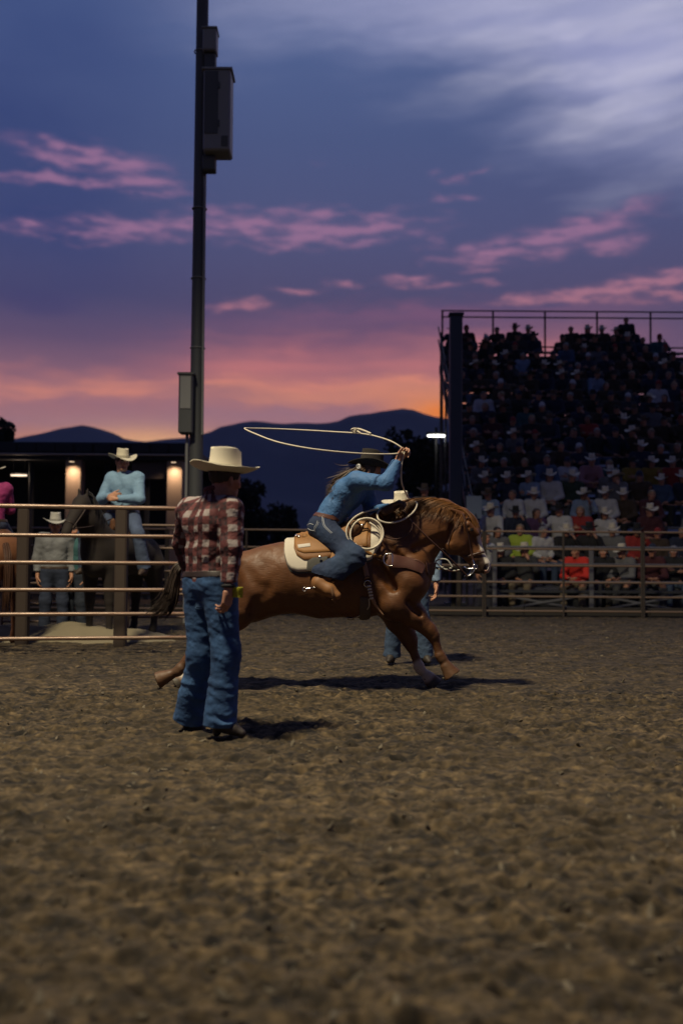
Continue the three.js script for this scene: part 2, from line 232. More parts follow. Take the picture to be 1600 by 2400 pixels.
// ---------------------------------------------------------------- people
// a hand: palm, five fingers with bent joints, a thumb from the side of the palm
function handBones(W, dir, palm, thumbSide, curl = 0.5, s = 1, k = 0.006, spread = 0.06) {
  const D = dir.clone().normalize(), Nn = palm.clone().addScaledVector(D, -palm.dot(D)).normalize(), Sd = V().crossVectors(D, Nn).normalize(); if (Sd.dot(thumbSide) < 0) Sd.negate();
  const P = (a, b, c) => W.clone().addScaledVector(D, a * s).addScaledVector(Sd, b * s).addScaledVector(Nn, c * s), out = [];
  out.push(bone(P(-.02, 0, 0), .026 * s, P(.02, 0, 0), .026 * s, { k: .02 }));
  for (const [b, l] of [[.026, .088], [.009, .092], [-.009, .088], [-.026, .08]]) out.push(bone(P(.012, b * .75, 0), .0155 * s, P(l - .006, b, 0), .0115 * s, { k: .014 * s }));
  const F4 = [[.027, .088, .042, .026, .021, .0092], [.0095, .093, .047, .029, .022, .0094], [-.009, .089, .043, .027, .022, .009], [-.026, .08, .033, .021, .019, .008]];
  F4.forEach(([b, l, p1, p2, p3, r], i) => {
    let p = P(l - .006, b, 0), ang = 0, lat = (b > 0 ? 1 : -1) * spread * Math.abs(b) / .027; let rr = r * s;
    for (const [ln, c] of [[p1, .75], [p2, 1.0], [p3, .6]]) { ang += curl * c * (1 + i * .05); const d = D.clone().multiplyScalar(Math.cos(ang)).addScaledVector(Nn, Math.sin(ang)).addScaledVector(Sd, lat).normalize(), q = p.clone().addScaledVector(d, ln * s); out.push(bone(p, rr, q, rr * .9, { k })); p = q; rr *= .92; }
  });
  let t = P(.012, .022, .004); for (const [ln, a, b, r] of [[.04, .75, .35, .0135], [.034, .95, .55 + curl * .4, .0115], [.027, 1.0, .6 + curl * .8, .0098]]) { const d = D.clone().multiplyScalar(a).addScaledVector(Sd, .9 - curl * .35).addScaledVector(Nn, b * .7).normalize(), q = t.clone().addScaledVector(d, ln * s); out.push(bone(t, r * s, q, r * s * .92, { k: k * 1.6 })); t = q; }
  return out;
}
function frame(Fw, Up) { const f = Fw.clone().normalize(), u = Up.clone().addScaledVector(f, -Up.dot(f)).normalize(), r = V().crossVectors(u, f); return { f, u, r, p: (C, x, y, z) => C.clone().addScaledVector(r, x).addScaledVector(u, y).addScaledVector(f, z) }; }
function headBones(C, fr, s = 1) {
  const P = (x, y, z) => fr.p(C, x * s, y * s, z * s), B = (a, ra, b, rb, k = .02, sub) => bone(P(...a), ra * s, P(...b), rb * s, { k: k * s, sub });
  const out = [B([0, .036, -.028], .079, [0, .034, .012], .076), B([0, .0, .02], .066, [0, -.07, .05], .040, .03), B([-.02, -.088, .062], .018, [.02, -.088, .062], .018, .03), B([0, -.03, -.02], .06, [0, -.12, -.03], .052, .03),
    B([0, .008, .088], .0095, [0, -.026, .104], .013, .012), B([-.012, -.031, .093], .009, [.012, -.031, .093], .009, .008), B([-.034, .026, .078], .011, [.034, .026, .078], .011, .016), B([-.042, -.018, .066], .022, [-.04, -.022, .066], .02, .02), B([.042, -.018, .066], .022, [.04, -.022, .066], .02, .02),
    B([-.02, -.054, .085], .0075, [.02, -.054, .085], .0075, .008), B([-.016, -.064, .083], .008, [.016, -.064, .083], .008, .008)];
  for (const q of [-1, 1]) { out.push(B([q * .077, .012, -.008], .014, [q * .079, -.026, -.002], .011, .008)); out.push(B([q * .031, .01, .094], .0135, [q * .033, .009, .094], .0135, .01, true)); out.push(B([q * .0315, .0095, .074], .0125, [q * .0315, .0092, .074], .0125, .003)); }
  return out;
}
function headColour(C, fr, s, tone, brow) {
  return (x, y, z) => {
    const d = V(x, y, z).sub(C), a = d.dot(fr.r) / s, b = d.dot(fr.u) / s, c = d.dot(fr.f) / s, ax = Math.abs(a);
    if (c > .06 && Math.hypot(ax - .0315, (b - .0095) * 1.5) < .0135) return Math.hypot(ax - .0315, b - .0095) < .0062 ? [.02, .014, .01] : [.55, .53, .5];
    if (c > .06 && ax > .012 && ax < .05 && Math.abs(b - .031 + ax * .1) < .006) return brow;
    if (c > .07 && ax < .026 && b > -.072 && b < -.048) return [tone[0] * .85, tone[1] * .58, tone[2] * .6];
    const n = 1 + .18 * N3(x * 60, y * 60, z * 60), flush = sst(.05, .02, Math.hypot(ax - .04, b + .02)) * .22; return [tone[0] * n * (1 + flush * .4), tone[1] * n * (1 - flush * .3), tone[2] * n * (1 - flush * .3)];
  };
}
// cowboy hat in its own axes: y up, +z forwards, brim line at y = 0
function hatShapes({ L = .205, W = .165, H = .13, curl = .07, head = .094, dip = .03, q = 1 } = {}) {
  const nt = Math.round(40 * q), nr = Math.round(7 * q) + 1, th = .004, hx = head * .86, hz = head * 1.06;
  const brimPt = (a, t, up) => { const cx = Math.cos(a), cz = Math.sin(a), x = lerp(hx, W, t) * cx, z = lerp(hz, L, t) * cz, y = curl * Math.pow(Math.abs(cx), 2.2) * t ** 1.7 - dip * Math.pow(Math.abs(cz), 3) * t ** 1.6 + .004 * Math.sin(a * 3 + 1) * t; return V(x * (1 - .18 * Math.abs(cx) ** 2 * t * (curl > .05 ? 1 : .3)), y + (up ? th : -th * .2), z); };
  const crownPt = (a, t) => {
    const cx = Math.cos(a), cz = Math.sin(a), k = .62;
    if (t < k) { const s = t / k, w = 1 - .13 * s - .03 * Math.sin(s * 3.14); return V(hx * w * cx * (1 - .1 * s * Math.max(0, cz)), th + H * s * .97, hz * w * cz); }
    const s = (t - k) / (1 - k), ro = .87 * Math.cos(s * Math.PI / 2), x = hx * ro * cx * (1 - .1 * Math.max(0, cz)), z = hz * ro * cz;
    const crease = .34 * Math.exp(-((x / (.026)) ** 2)) * sst(0, .35, s) + .2 * sst(.2, 1, z / hz) * Math.exp(-(((Math.abs(x) - .045) / .022) ** 2)) + .1 * sst(.25, .9, z / hz); return V(x, th + H * (.97 + .06 * Math.sin(s * 1.57) - crease * .8), z);
  };
  const pos = [], idx = []; let base = 0;
  const grid = (n, m, fn, flip) => { for (let j = 0; j <= m; j++) for (let i = 0; i <= n; i++) { const p = fn(i / n * 6.28318530718, j / m); pos.push(p.x, p.y, p.z); } for (let j = 0; j < m; j++) for (let i = 0; i < n; i++) { const a = base + j * (n + 1) + i, b = a + 1, c = a + n + 1, d = c + 1; flip ? idx.push(a, b, c, b, d, c) : idx.push(a, c, b, b, c, d); } base += (n + 1) * (m + 1); };
  grid(nt, nr, (a, t) => brimPt(a, t, true), false); grid(nt, nr, (a, t) => brimPt(a, t, false), true); grid(nt, 1, (a, t) => brimPt(a, 1, t < .5), true); grid(nt, Math.round(16 * q), (a, t) => crownPt(a, t), false);
  let g = new THREE.BufferGeometry(); g.setAttribute('position', new THREE.Float32BufferAttribute(pos, 3)); g.setIndex(idx); g = mergeVertices(g, 1e-5); g.computeVertexNormals();
  const bp = [], bi = []; for (let i = 0; i <= nt; i++) for (const [y, o] of [[.008, 1.0], [.010, 1.03], [.030, 1.0], [.032, .97]]) { const a = i / nt * 6.28318530718; bp.push(hx * o * Math.cos(a), y, hz * o * Math.sin(a)); }
  for (let i = 0; i < nt; i++) for (let j = 0; j < 3; j++) { const a = i * 4 + j, b = a + 4; bi.push(a, a + 1, b, b, a + 1, b + 1); }
  const band = new THREE.BufferGeometry(); band.setAttribute('position', new THREE.Float32BufferAttribute(bp, 3)); band.setIndex(bi); band.computeVertexNormals();
  return { hat: g, band };
}
function capShapes() {                                              // a peaked cap
  const pos = [], idx = [], n = 20, m = 7; for (let j = 0; j <= m; j++) for (let i = 0; i <= n; i++) { const a = i / n * 6.2832, e = j / m * 1.57, r = .093 * Math.cos(e); pos.push(r * .92 * Math.cos(a), .11 * Math.sin(e), r * 1.06 * Math.sin(a)); }
  for (let j = 0; j < m; j++) for (let i = 0; i < n; i++) { const a = j * (n + 1) + i; idx.push(a, a + n + 1, a + 1, a + 1, a + n + 1, a + n + 2); }
  const g = new THREE.BufferGeometry(); g.setAttribute('position', new THREE.Float32BufferAttribute(pos, 3)); g.setIndex(idx); g.computeVertexNormals();
  const b = new THREE.CylinderGeometry(.075, .075, .006, 18).scale(1, 1, .95); b.translate(0, -.001, .085).rotateX(.12); return { hat: join([g, b]) };
}
const seat = (g, C, fr, up, back = 0, pitch = 0) => { const Fq = fr.f.clone().applyAxisAngle(fr.r, pitch), u = V().crossVectors(Fq, fr.r); const m = new THREE.Matrix4().makeBasis(fr.r, u, Fq); const p = fr.p(C, 0, up, back); m.setPosition(p.x, p.y, p.z); return g.clone().applyMatrix4(m); };

/* A figure from its joints. J: hipL hipR chest neck head(C) face(forward) up, shL elL wrL shR elR wrR, knL anL toeL knR anR toeR; hands: {L:{dir,palm,thumb,curl}, R:...}
   Returns geometries in the same coordinates as the joints. */
function figure(J, o = {}) {
  const { h = .013, hHead = .005, hHand = .0045, tone = [.5, .27, .17], brow = [.05, .03, .02], s = 1, loose = 0, legLoose = 0, hem = .062, fold = 1, slim = 1 } = o;
  const L = (a, b, t) => a.clone().lerp(b, t), fr = frame(J.face, J.up), pel = L(J.hipL, J.hipR, .5), side = J.shR.clone().sub(J.shL).normalize(), hs = J.hipR.clone().sub(J.hipL).normalize(), W = L(pel, J.chest, .5), torso = J.chest.clone().sub(pel).normalize();
  const B = (a, ra, b, rb, q = {}) => bone(a, ra * s, b, rb * s, q);
  const trunk = (e, id) => [...[-1, 1].flatMap((q) => [B(pel.clone().addScaledVector(hs, q * .055 * s), .1 * slim + e, W.clone().addScaledVector(side, q * .05 * s), .088 * slim + e, { k: .06, id }), B(W.clone().addScaledVector(side, q * .05 * s), .088 * slim + e, J.chest.clone().addScaledVector(side, q * .075 * s), .098 * slim + e, { k: .05, id }), B(J.chest.clone().addScaledVector(side, q * .075 * s), .092 * slim + e, q < 0 ? J.shL : J.shR, .056 * slim + e, { k: .05, id })]), B(L(J.chest, J.neck, .55), .06 + e, L(J.shL, J.neck, .25), .05 + e, { k: .04, id }), B(L(J.chest, J.neck, .55), .06 + e, L(J.shR, J.neck, .25), .05 + e, { k: .04, id })];
  const arm = (sh, el, wr, e, id, cut, tk = 1) => [B(sh, .058 * slim + e, el, .043 * slim * tk + e, { k: .035, id }), B(el, .042 * slim * tk + e, cut ? L(el, wr, o.cuff ?? .95) : wr, .027 * tk + e * .8, { k: .03, id, cut })];
  const leg = (hp, kn, an, e, e2) => [B(hp, .092 * slim + e, kn, .06 * slim + e, { k: .04, id: 'leg' }), B(kn, .058 * slim + e, an, .038 + e2, { k: .04, id: 'leg' })];
  const head = headBones(J.head, fr, s), neckB = B(L(J.chest, J.neck, .8), .06, fr.p(J.head, 0, -.07 * s, -.02 * s), .052, { k: .03 });
  const hands = []; for (const q of ['L', 'R']) { const hd = J.hands?.[q]; if (hd) hands.push(handBones(J['wr' + q], hd.dir, hd.palm, hd.thumb, hd.curl ?? .5, s * (o.handScale ?? 1), hHand > .006 ? .002 : .006)); }
  const bodyB = [...trunk(-.016), ...arm(J.shL, J.elL, J.wrL, 0), ...arm(J.shR, J.elR, J.wrR, 0), ...leg(J.hipL, J.knL, J.anL, 0, 0), ...leg(J.hipR, J.knR, J.anR, 0, 0), B(J.anL, .036, L(J.anL, J.toeL, .72), .02), B(J.anR, .036, L(J.anR, J.toeR, .72), .02), neckB, B(fr.p(J.head, 0, .03, -.01), .06, fr.p(J.head, 0, -.04, .0), .05, { k: .02 })];
  const pn = (x, y, z) => { const n = 1 + .15 * N3(x * 40, y * 40, z * 40); return [tone[0] * n, tone[1] * n, tone[2] * n]; };
  const out = { fr, pel, torso };
  const parts = [skin(field(bodyB), boundsOf(bodyB), h * 1.4, pn), skin(field([...head, neckB]), boundsOf(head), hHead, headColour(J.head, fr, s, tone, brow))];
  for (const hb of hands) parts.push(skin(field(hb), boundsOf(hb, .012), hHand, pn));
  out.body = mergeGeometries(parts);
  const F1 = 5 * fold / 1000;
  // shirt
  const e = .014 + loose, shirtB = [...trunk(e * .9, 'torso'), ...arm(J.shL, J.elL, J.wrL, e, 'armL', true, o.sleeve ?? 1), ...arm(J.shR, J.elR, J.wrR, e, 'armR', true, o.sleeve ?? 1), B(L(J.chest, J.neck, .85), .064 + e * .5, J.neck.clone().addScaledVector(J.neck.clone().sub(J.chest).normalize(), .03 * s), .062 + e * .4, { k: .03, cut: true, id: 'torso' })];
  const sf0 = field(shirtB), waist = o.untucked ? -.1 : .02, wp = o.waistPt ?? pel.clone().addScaledVector(torso, .055 * s), wu = o.waistUp ?? torso;
  const shirtF = (x, y, z) => { const d = sf0(x, y, z); if (d > .05) return d; const t = (x - pel.x) * torso.x + (y - pel.y) * torso.y + (z - pel.z) * torso.z; const w = F1 * (.7 * N3(x * 11 + 3, y * 15, z * 11) + .35 * N3(x * 24 + y * 14, y * 20 - x * 9, z * 24) + .55 * (1 - 2 * Math.abs(N3(x * 9 + y * 6 + 2, y * 11 - x * 7, z * 9))) * sst(.0, .5, N3(x * 5 + 4, y * 5, z * 5))); return Math.max(d + w, -(t + (o.untucked ? .12 : 0))); };
  out.shirtField = shirtF; out.shirtBones = shirtB;
  out.shirt = skin(shirtF, boundsOf(shirtB), h, o.shirtColour?.(J, out));
  // trousers
  const tB = [...[-1, 1].map((q) => B(pel.clone().addScaledVector(hs, q * .055 * s), .1 * slim + .022, W.clone().addScaledVector(side, q * .05 * s), .088 * slim + .022, { k: .06 })), ...(['L', 'R'].flatMap((q) => [B(J['hip' + q], .094 * slim + .014 + legLoose, J['kn' + q], .06 * slim + .014 + legLoose, { k: .05 }), B(J['kn' + q], .059 * slim + .013 + legLoose, J['an' + q].clone().lerp(J['kn' + q], o.hemUp ?? 0), hem, { k: .05, cut: true, cutDir: o.hemDir, sz: o.hemFlat })]))];
  const tf0 = field(tB), trF = (x, y, z) => { const d = tf0(x, y, z); if (d > .05) return d; const lo = sst(J.knL.y + .12, J.anL.y, y), w = F1 * (.6 * N3(x * 10, y * 16 + 9, z * 10) + .3 * N3(x * 22 + y * 8, y * 34, z * 22)) + F1 * (.25 + .75 * lo) * Math.sin(y * 62 + x * 18 + 6 * N3(x * 6, y * 7, z * 6 + 3)) * sat(.15 + 1.2 * N3(x * 6 + 2, y * 5, z * 6)); return Math.max(d + w, (x - wp.x) * wu.x + (y - wp.y) * wu.y + (z - wp.z) * wu.z); };
  out.trouserField = trF; out.trousers = skin(trF, boundsOf(tB), h, o.trouserColour?.(J, out));
  if (o.belt) out.belt = skin((x, y, z) => { const d = tf0(x, y, z); const t = (x - wp.x) * wu.x + (y - wp.y) * wu.y + (z - wp.z) * wu.z; return Math.max(d - .004, Math.abs(t + .002) - .02 * s); }, boundsOf(tB), Math.min(h, .009));
  out.boots = ['L', 'R'].map((q) => { const an = J['an' + q], to = J['toe' + q], dn = o.sole ?? V(0, -1, 0), heel = an.clone().addScaledVector(dn, .055 * s).addScaledVector(to.clone().sub(an).setY(0).normalize(), -.02), bb = [B(L(an, J['kn' + q], .26), .05, an, .046, { k: .03 }), B(an.clone().addScaledVector(dn, .02), .044 * (o.footR ?? 1), L(an, to, .6), .038 * (o.footR ?? 1), { k: .03 }), B(L(an, to, .6), .038 * (o.footR ?? 1), to, .024 * (o.footR ?? 1), { k: .02 }), B(heel, .026, heel.clone().addScaledVector(dn, .012), .026, { k: .01 })]; return skin(field(bb), boundsOf(bb), h * .8); });
  if (o.hair) { const C = J.head, P = (x, y, z) => fr.p(C, x * s, y * s, z * s), hb = [bone(P(0, .036, -.03), .088 * s, P(0, .036, .012), .083 * s, { k: .03 })]; if (o.hair === 'long') hb.push(bone(P(0, .02, -.05), .075 * s, P(0, -.17, -.085), .05 * s, { k: .05 }), bone(P(-.06, .0, -.03), .03 * s, P(-.07, -.15, -.03), .022 * s, { k: .04 }), bone(P(.06, .0, -.03), .03 * s, P(.07, -.15, -.03), .022 * s, { k: .04 })); const hf = field(hb); out.hair = skin((x, y, z) => { const dx = x - C.x, dy = y - C.y, dz = z - C.z, b = dx * fr.u.x + dy * fr.u.y + dz * fr.u.z, c = dx * fr.f.x + dy * fr.f.y + dz * fr.f.z; const cutF = Math.max(c - .035 - b * .35, 0) * .8; return Math.max(hf(x, y, z) + .006 * N3(x * 60, y * 25, z * 60), o.hair === 'long' ? c - (.05 + b * .4) : Math.max(c - (.055 + b * .35), -b - .045 + c * .3)); }, boundsOf(hb), h * .8); }
  return out;
}
function dress(root, f, m) {                                        // the figure's pieces under its root
  const b = part('body', f.body, m.skin, root); part('shirt', f.shirt, m.shirt, root); part('trousers', f.trousers, m.trousers, root);
  if (f.belt) part('belt', f.belt, m.belt, root); for (const g of f.boots) part('boot', g, m.boots, root); if (f.hair && m.hair) part('hair', f.hair, m.hair, root); return b;
}
const mSkin = vcol(.55, { sheen: .15, sheenRoughness: .6 });
function wearHat(root, C, fr, opt, mat, bandMat, up = .075, back = -.012, pitch = 0) { const sh = opt.cap ? capShapes() : hatShapes(opt); const h = part('hat', seat(sh.hat, C, fr, up, back, pitch), mat, root); if (sh.band && bandMat) part('hat_band', seat(sh.band, C, fr, up, back, pitch), bandMat, h); return h; }
// ---------------------------------------------------------------- setting
// textures of soil, wood, metal
const soilMap = noiseTex(512, (u, v) => { const a = tiled(u, v, 14, 2.2, 5), b = tiled(u, v, 48, 8.1, 3), k = 0.62 + a * 0.6 + b * 0.75 + (b > .38 ? .2 : 0); return [sat(k) * 172, sat(k) * 156, sat(k) * 128].map((q) => Math.min(255, q)); });
const soilBump = noiseTex(512, (u, v) => { const q = 128 + 150 * tiled(u, v, 30, 5.5, 5); return [q, q, q]; }, false);
const gaussHash = (i, j, s) => { const t = Math.sin(i * 127.1 + j * 311.7 + s * 74.7) * 43758.5453; return t - Math.floor(t); };
// hoof prints and clods give the tilled arena its relief
function groundY(x, z) {
  const d = -z, w = x * 0.62; let y = 0.028 * fbm(w * 1.1, 0.3, z * 1.5, 3) + 0.016 * fbm(w * 4.6, 2.3, z * 6.8, 3);
  if (d < 15) y += 0.040 * fbm(w * 19, 5.1, z * 23, 4) * sst(15, 8, d);
  // prints: scattered shallow pits with raised rims
  for (const [sz, am] of [[.33, .016], [.19, .016], [.105, .018]]) { const i0 = Math.floor(x / sz), j0 = Math.floor(z / sz); for (let i = -1; i <= 1; i++) for (let j = -1; j <= 1; j++) { const a = i0 + i, b = j0 + j, h = gaussHash(a, b, sz); if (h < .45) continue; const px = (a + gaussHash(a, b, 3)) * sz, pz = (b + gaussHash(a, b, 5)) * sz, r = sz * (.22 + .16 * gaussHash(a, b, 9)), q = Math.hypot((x - px) / 1.5, z - pz) / r; if (q < 1.9) y += am * (.5 + h) * (-Math.exp(-q * q * 1.8) + .42 * Math.exp(-(((q - 1.15) / .3) ** 2))); } }
  return y * (d > 30 ? 0.4 : 1);
}
{
  const mat = vcol(.96, { map: soilMap, bumpMap: soilBump, bumpScale: .014 });
  const patch = (x0, x1, z0, z1, c, cz) => {
    const nx = Math.ceil((x1 - x0) / c), nz = Math.ceil((z1 - z0) / cz), pos = new Float32Array((nx + 1) * (nz + 1) * 3), uv = new Float32Array((nx + 1) * (nz + 1) * 2), col = new Float32Array(pos.length), idx = [];
    for (let j = 0, p = 0; j <= nz; j++) for (let i = 0; i <= nx; i++, p++) {
      const x = lerp(x0, x1, i / nx), z = lerp(z0, z1, j / nz), y = groundY(x, z); pos.set([x, y, z], p * 3); uv.set([x / 1.7 * .8, z / 1.7], p * 2);
      const dampShade = sst(.35, -.3, fbm(x * .5, 4.4, z * 1.1, 4)) * .35 + .95 * sst(.0, .26, fbm(x * 6.2, 6.1, z * 12, 4)) + .6 * sst(.05, .35, fbm(x * 15, 2.1, z * 27, 3)), paler = sst(-.03, .05, y), g = .195 + .07 * paler + .03 * fbm(x * 2.2, 9, z * 3.5, 3); const c3 = mix3([g * 2.02, g * 1.71, g * 1.27], [g * .52, g * .45, g * .33], sat(dampShade * .74)); col.set(c3, p * 3);  // damp blotches deepened for missing pit shade; low ground painted darker, high ground lighter
    }
    for (let j = 0; j < nz; j++) for (let i = 0; i < nx; i++) { const a = j * (nx + 1) + i, b = a + 1, c2 = a + nx + 1, d = c2 + 1; idx.push(a, c2, b, b, c2, d); }
    const g = new THREE.BufferGeometry(); g.setAttribute('position', new THREE.BufferAttribute(pos, 3)); g.setAttribute('uv', new THREE.BufferAttribute(uv, 2)); g.setAttribute('color', new THREE.BufferAttribute(col, 3)); g.setIndex(idx); g.computeVertexNormals(); return g;
  };
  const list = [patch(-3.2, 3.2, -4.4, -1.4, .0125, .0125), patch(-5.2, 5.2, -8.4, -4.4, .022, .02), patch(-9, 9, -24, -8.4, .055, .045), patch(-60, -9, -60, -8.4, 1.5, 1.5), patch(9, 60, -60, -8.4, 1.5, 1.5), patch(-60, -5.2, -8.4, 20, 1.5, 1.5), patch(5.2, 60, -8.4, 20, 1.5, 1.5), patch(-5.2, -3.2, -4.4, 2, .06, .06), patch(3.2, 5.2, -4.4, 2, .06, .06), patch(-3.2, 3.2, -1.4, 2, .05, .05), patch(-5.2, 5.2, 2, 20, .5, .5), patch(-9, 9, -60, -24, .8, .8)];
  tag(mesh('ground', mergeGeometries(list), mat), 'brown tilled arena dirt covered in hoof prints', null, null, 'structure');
  const far = new THREE.RingGeometry(.01, 6000, 64, 8).rotateX(-Math.PI / 2); far.translate(0, -.16, 0); tag(mesh('plain', far, M(.05, .05, .04, 1)), 'dark flat land reaching from the arena to the mountains', null, null, 'structure');
  // clods and straw
  const rnd = rng(5), clod = new THREE.IcosahedronGeometry(1, 2), cp = clod.attributes.position; for (let i = 0; i < cp.count; i++) { const k = 1 + .5 * N3(cp.getX(i) * 1.4 + 3, cp.getY(i) * 1.4, cp.getZ(i) * 1.4); cp.setXYZ(i, cp.getX(i) * k * 1.3, cp.getY(i) * k * .7, cp.getZ(i) * k); } clod.computeVertexNormals();
  const n = 4000, im = new THREE.InstancedMesh(clod, M(1, 1, 1, .97), n), m4 = new THREE.Matrix4(), qt = new THREE.Quaternion();
  for (let i = 0; i < n; i++) { const d = 1.9 + 15 * Math.pow(rnd(), 1.7), x = (rnd() - .5) * (d * .82 + .6), s = (.003 + .008 * Math.pow(rnd(), 6)) * (1 + d * .02), y = groundY(x, -d); qt.setFromEuler(new THREE.Euler(rnd() * 3, rnd() * 6, rnd() * 3)); im.setMatrixAt(i, m4.compose(V(x, y + s * .25, -d), qt, V(s * (1 + rnd()), s, s))); const g = .075 + .05 * rnd(); im.setColorAt(i, new THREE.Color().setRGB(g * 1.4, g * 1.16, g * .78)); }
  im.name = 'soil_clods'; shade(im); scene.add(im); tag(im, 'loose clods and crumbs of dirt lying all over the arena ground', 'soil', null, 'stuff');
  const st = new THREE.InstancedMesh(new THREE.CylinderGeometry(.0016, .0016, 1, 5).rotateZ(1.57), M(.30, .25, .17, .8), 90);
  for (let i = 0; i < 90; i++) { const d = 2.2 + 10 * Math.pow(rnd(), 1.3), x = (rnd() - .5) * d * .8; qt.setFromEuler(new THREE.Euler((rnd() - .5) * .3, (rnd() - .5) * 1.6, (rnd() - .5) * .2)); const l = .008 + .035 * rnd() ** 2; st.setMatrixAt(i, m4.compose(V(x, groundY(x, -d) + .007, -d), qt, V(l, 1 + rnd(), 1 + rnd()))); }
  st.name = 'straw'; shade(st); scene.add(st); tag(st, 'pale bits of straw and wood chips scattered over the dirt', 'straw', null, 'stuff');
  // heap of loose dirt along the left fence
  const hp = new THREE.PlaneGeometry(6, 1.6, 120, 40).rotateX(-Math.PI / 2), pp = hp.attributes.position; for (let i = 0; i < pp.count; i++) { const x = pp.getX(i), z = pp.getZ(i); pp.setY(i, .26 * Math.max(0, 1 - (z / .75) ** 2) ** 1.3 * sst(3, 1.8, Math.abs(x)) * (.75 + .5 * fbm(x * 1.2, 0, z * 2, 3)) + .03 * fbm(x * 6, 3, z * 6, 3) - .03); } hp.computeVertexNormals(); hp.translate(-4.9, 0, -13.6);
  tag(mesh('dirt_heap', hp, M(.21, .175, .11, .97)), 'low heap of dry dirt lying behind the left pipe fence', null, null, 'structure');
}
// mountains: ridge lines traced as azimuth and height, standing 3 km off
{
  const build = (name, label, dist, pts, col, seed, foot, rel) => {
    const X = [], rows = 26, n = 260, pos = [], idx = []; const ridge = (x) => { for (let i = 1; i < pts.length; i++) if (x <= pts[i][0]) { const t = sst(0, 1, (x - pts[i - 1][0]) / (pts[i][0] - pts[i - 1][0])); return lerp(pts[i - 1][1], pts[i][1], lerp(t, (x - pts[i - 1][0]) / (pts[i][0] - pts[i - 1][0]), .45)); } return pts[pts.length - 1][1]; };
    for (let j = 0; j <= rows; j++) for (let i = 0; i <= n; i++) { const xp = lerp(-2400, 4000, i / n), s = j / rows, back = s > .72, t = back ? 1 - (s - .72) / .28 * .8 : s / .72, D = back ? dist * (1 + (s - .72) * 1.2) : lerp(dist * foot, dist, Math.pow(t, .8)); const top = 1.15 + (1277 - ridge(xp)) / F * dist, wx = (xp - 784) / F * D; const g = fbm(wx / 420 + seed, s * 5, 3, 5); pos.push(wx, Math.max(-2, top * Math.pow(t, 1.15) * (1 + (back || t > .97 ? .0 : rel * g * (1 - t) * 1.6)) + (t > .9 ? 5 * fbm(wx / 90, seed, 1, 4) : 0) * (t)), -D); }
    for (let j = 0; j < rows; j++) for (let i = 0; i < n; i++) { const a = j * (n + 1) + i; idx.push(a, a + 1, a + n + 1, a + 1, a + n + 2, a + n + 1); }
    const g = new THREE.BufferGeometry(); g.setAttribute('position', new THREE.Float32BufferAttribute(pos, 3)); g.setIndex(idx); g.computeVertexNormals(); tag(mesh(name, g, M(...col, 1)), label, null, null, 'structure');
  };
  build('mountains', 'dark blue mountain range under the sunset sky', 3200, [[-2400, 1010], [-1500, 940], [-900, 1000], [-400, 960], [-120, 990], [20, 1004], [80, 992], [140, 977], [190, 970], [240, 980], [290, 1005], [330, 1009], [380, 1003], [430, 1000], [470, 988], [515, 968], [590, 957], [640, 963], [690, 961], [730, 963], [765, 961], [800, 945], [840, 939], [880, 932], [925, 925], [955, 930], [985, 944], [1020, 950], [1080, 948], [1200, 960], [1500, 930], [2000, 985], [2800, 920], [4000, 990]], [.045, .062, .10], 3, .45, .35);
}
// trees: tapered trunk, limbs, crown of many small leaves in clumps
function tree(label, x, z, hgt, wid, seed, tone = [.018, .022, .016], low = .25) {
  const rnd = rng(seed), root = thing('tree', label, 'tree', V(x, 0, z)), tr = [bar(V(x, -.1, z), V(x + .1, hgt * .5, z), .05 * hgt * .35, 10, .03 * hgt * .3)], lf = [];
  const clumps = []; for (let i = 0; i < 34; i++) { const a = rnd() * 6.28, e = low + (1 - low) * rnd(), r = wid * Math.sqrt(rnd()) * (.55 + .5 * Math.sin(Math.min(1, (e - low) / (1 - low) * 1.15 + .12) * Math.PI)); clumps.push([V(x + r * Math.cos(a), hgt * e * .95, z + r * .8 * Math.sin(a)), wid * (.18 + .22 * rnd())]); }
  for (const [c] of clumps.slice(0, 12)) tr.push(bar(V(x + .05, hgt * (.2 + .25 * rnd()), z), c, .015 * hgt * .3, 6, .004 * hgt * .3));
  const pos = []; for (const [c, r] of clumps) for (let i = 0; i < 110; i++) { const p = V(rnd() - .5, (rnd() - .5) * .8, rnd() - .5).normalize().multiplyScalar(r * Math.cbrt(rnd()) * 1.1).add(c), l = .09 + .1 * rnd(), u = V(rnd() - .5, rnd() - .5, rnd() - .5).normalize(), w = V(rnd() - .5, rnd() - .5, rnd() - .5).cross(u).normalize(); for (const q of [u.clone().multiplyScalar(l), w.clone().multiplyScalar(l * .55), u.clone().multiplyScalar(-l), u.clone().multiplyScalar(l), u.clone().multiplyScalar(-l), w.clone().multiplyScalar(-l * .55)]) pos.push(p.x + q.x, p.y + q.y, p.z + q.z); }
  const g = new THREE.BufferGeometry(); g.setAttribute('position', new THREE.Float32BufferAttribute(pos, 3)); g.computeVertexNormals(); part('trunk', join(tr), M(.03, .024, .018, .95), root); part('crown', g, M(...tone, .9), root); return root;
}
const wx = (x, d) => (x - 784) / F * d, wy = (y, d) => 1.15 + (1277 - y) / F * d;
tree('dark bushy tree in front of the mountains left of the rider', wx(590, 40), -40, 4.1, 1.5, 11, undefined, .12);
tree('lower dark shrub-like tree beside the bushy tree behind the rider', wx(655, 42), -42, 3.2, 1.0, 12, undefined, .1);
tree('dark tree standing behind the white lamp left of the grandstand', wx(965, 38), -38, 5.9, 1.5, 13, undefined, .1);
tree('dark tree right behind the corner of the grandstand', wx(1030, 41), -41, 6.0, 1.2, 14, undefined, .1);
tree('dark tree top rising over the far left end of the building roof', wx(-14, 38), -38, 6.4, 1.0, 15);

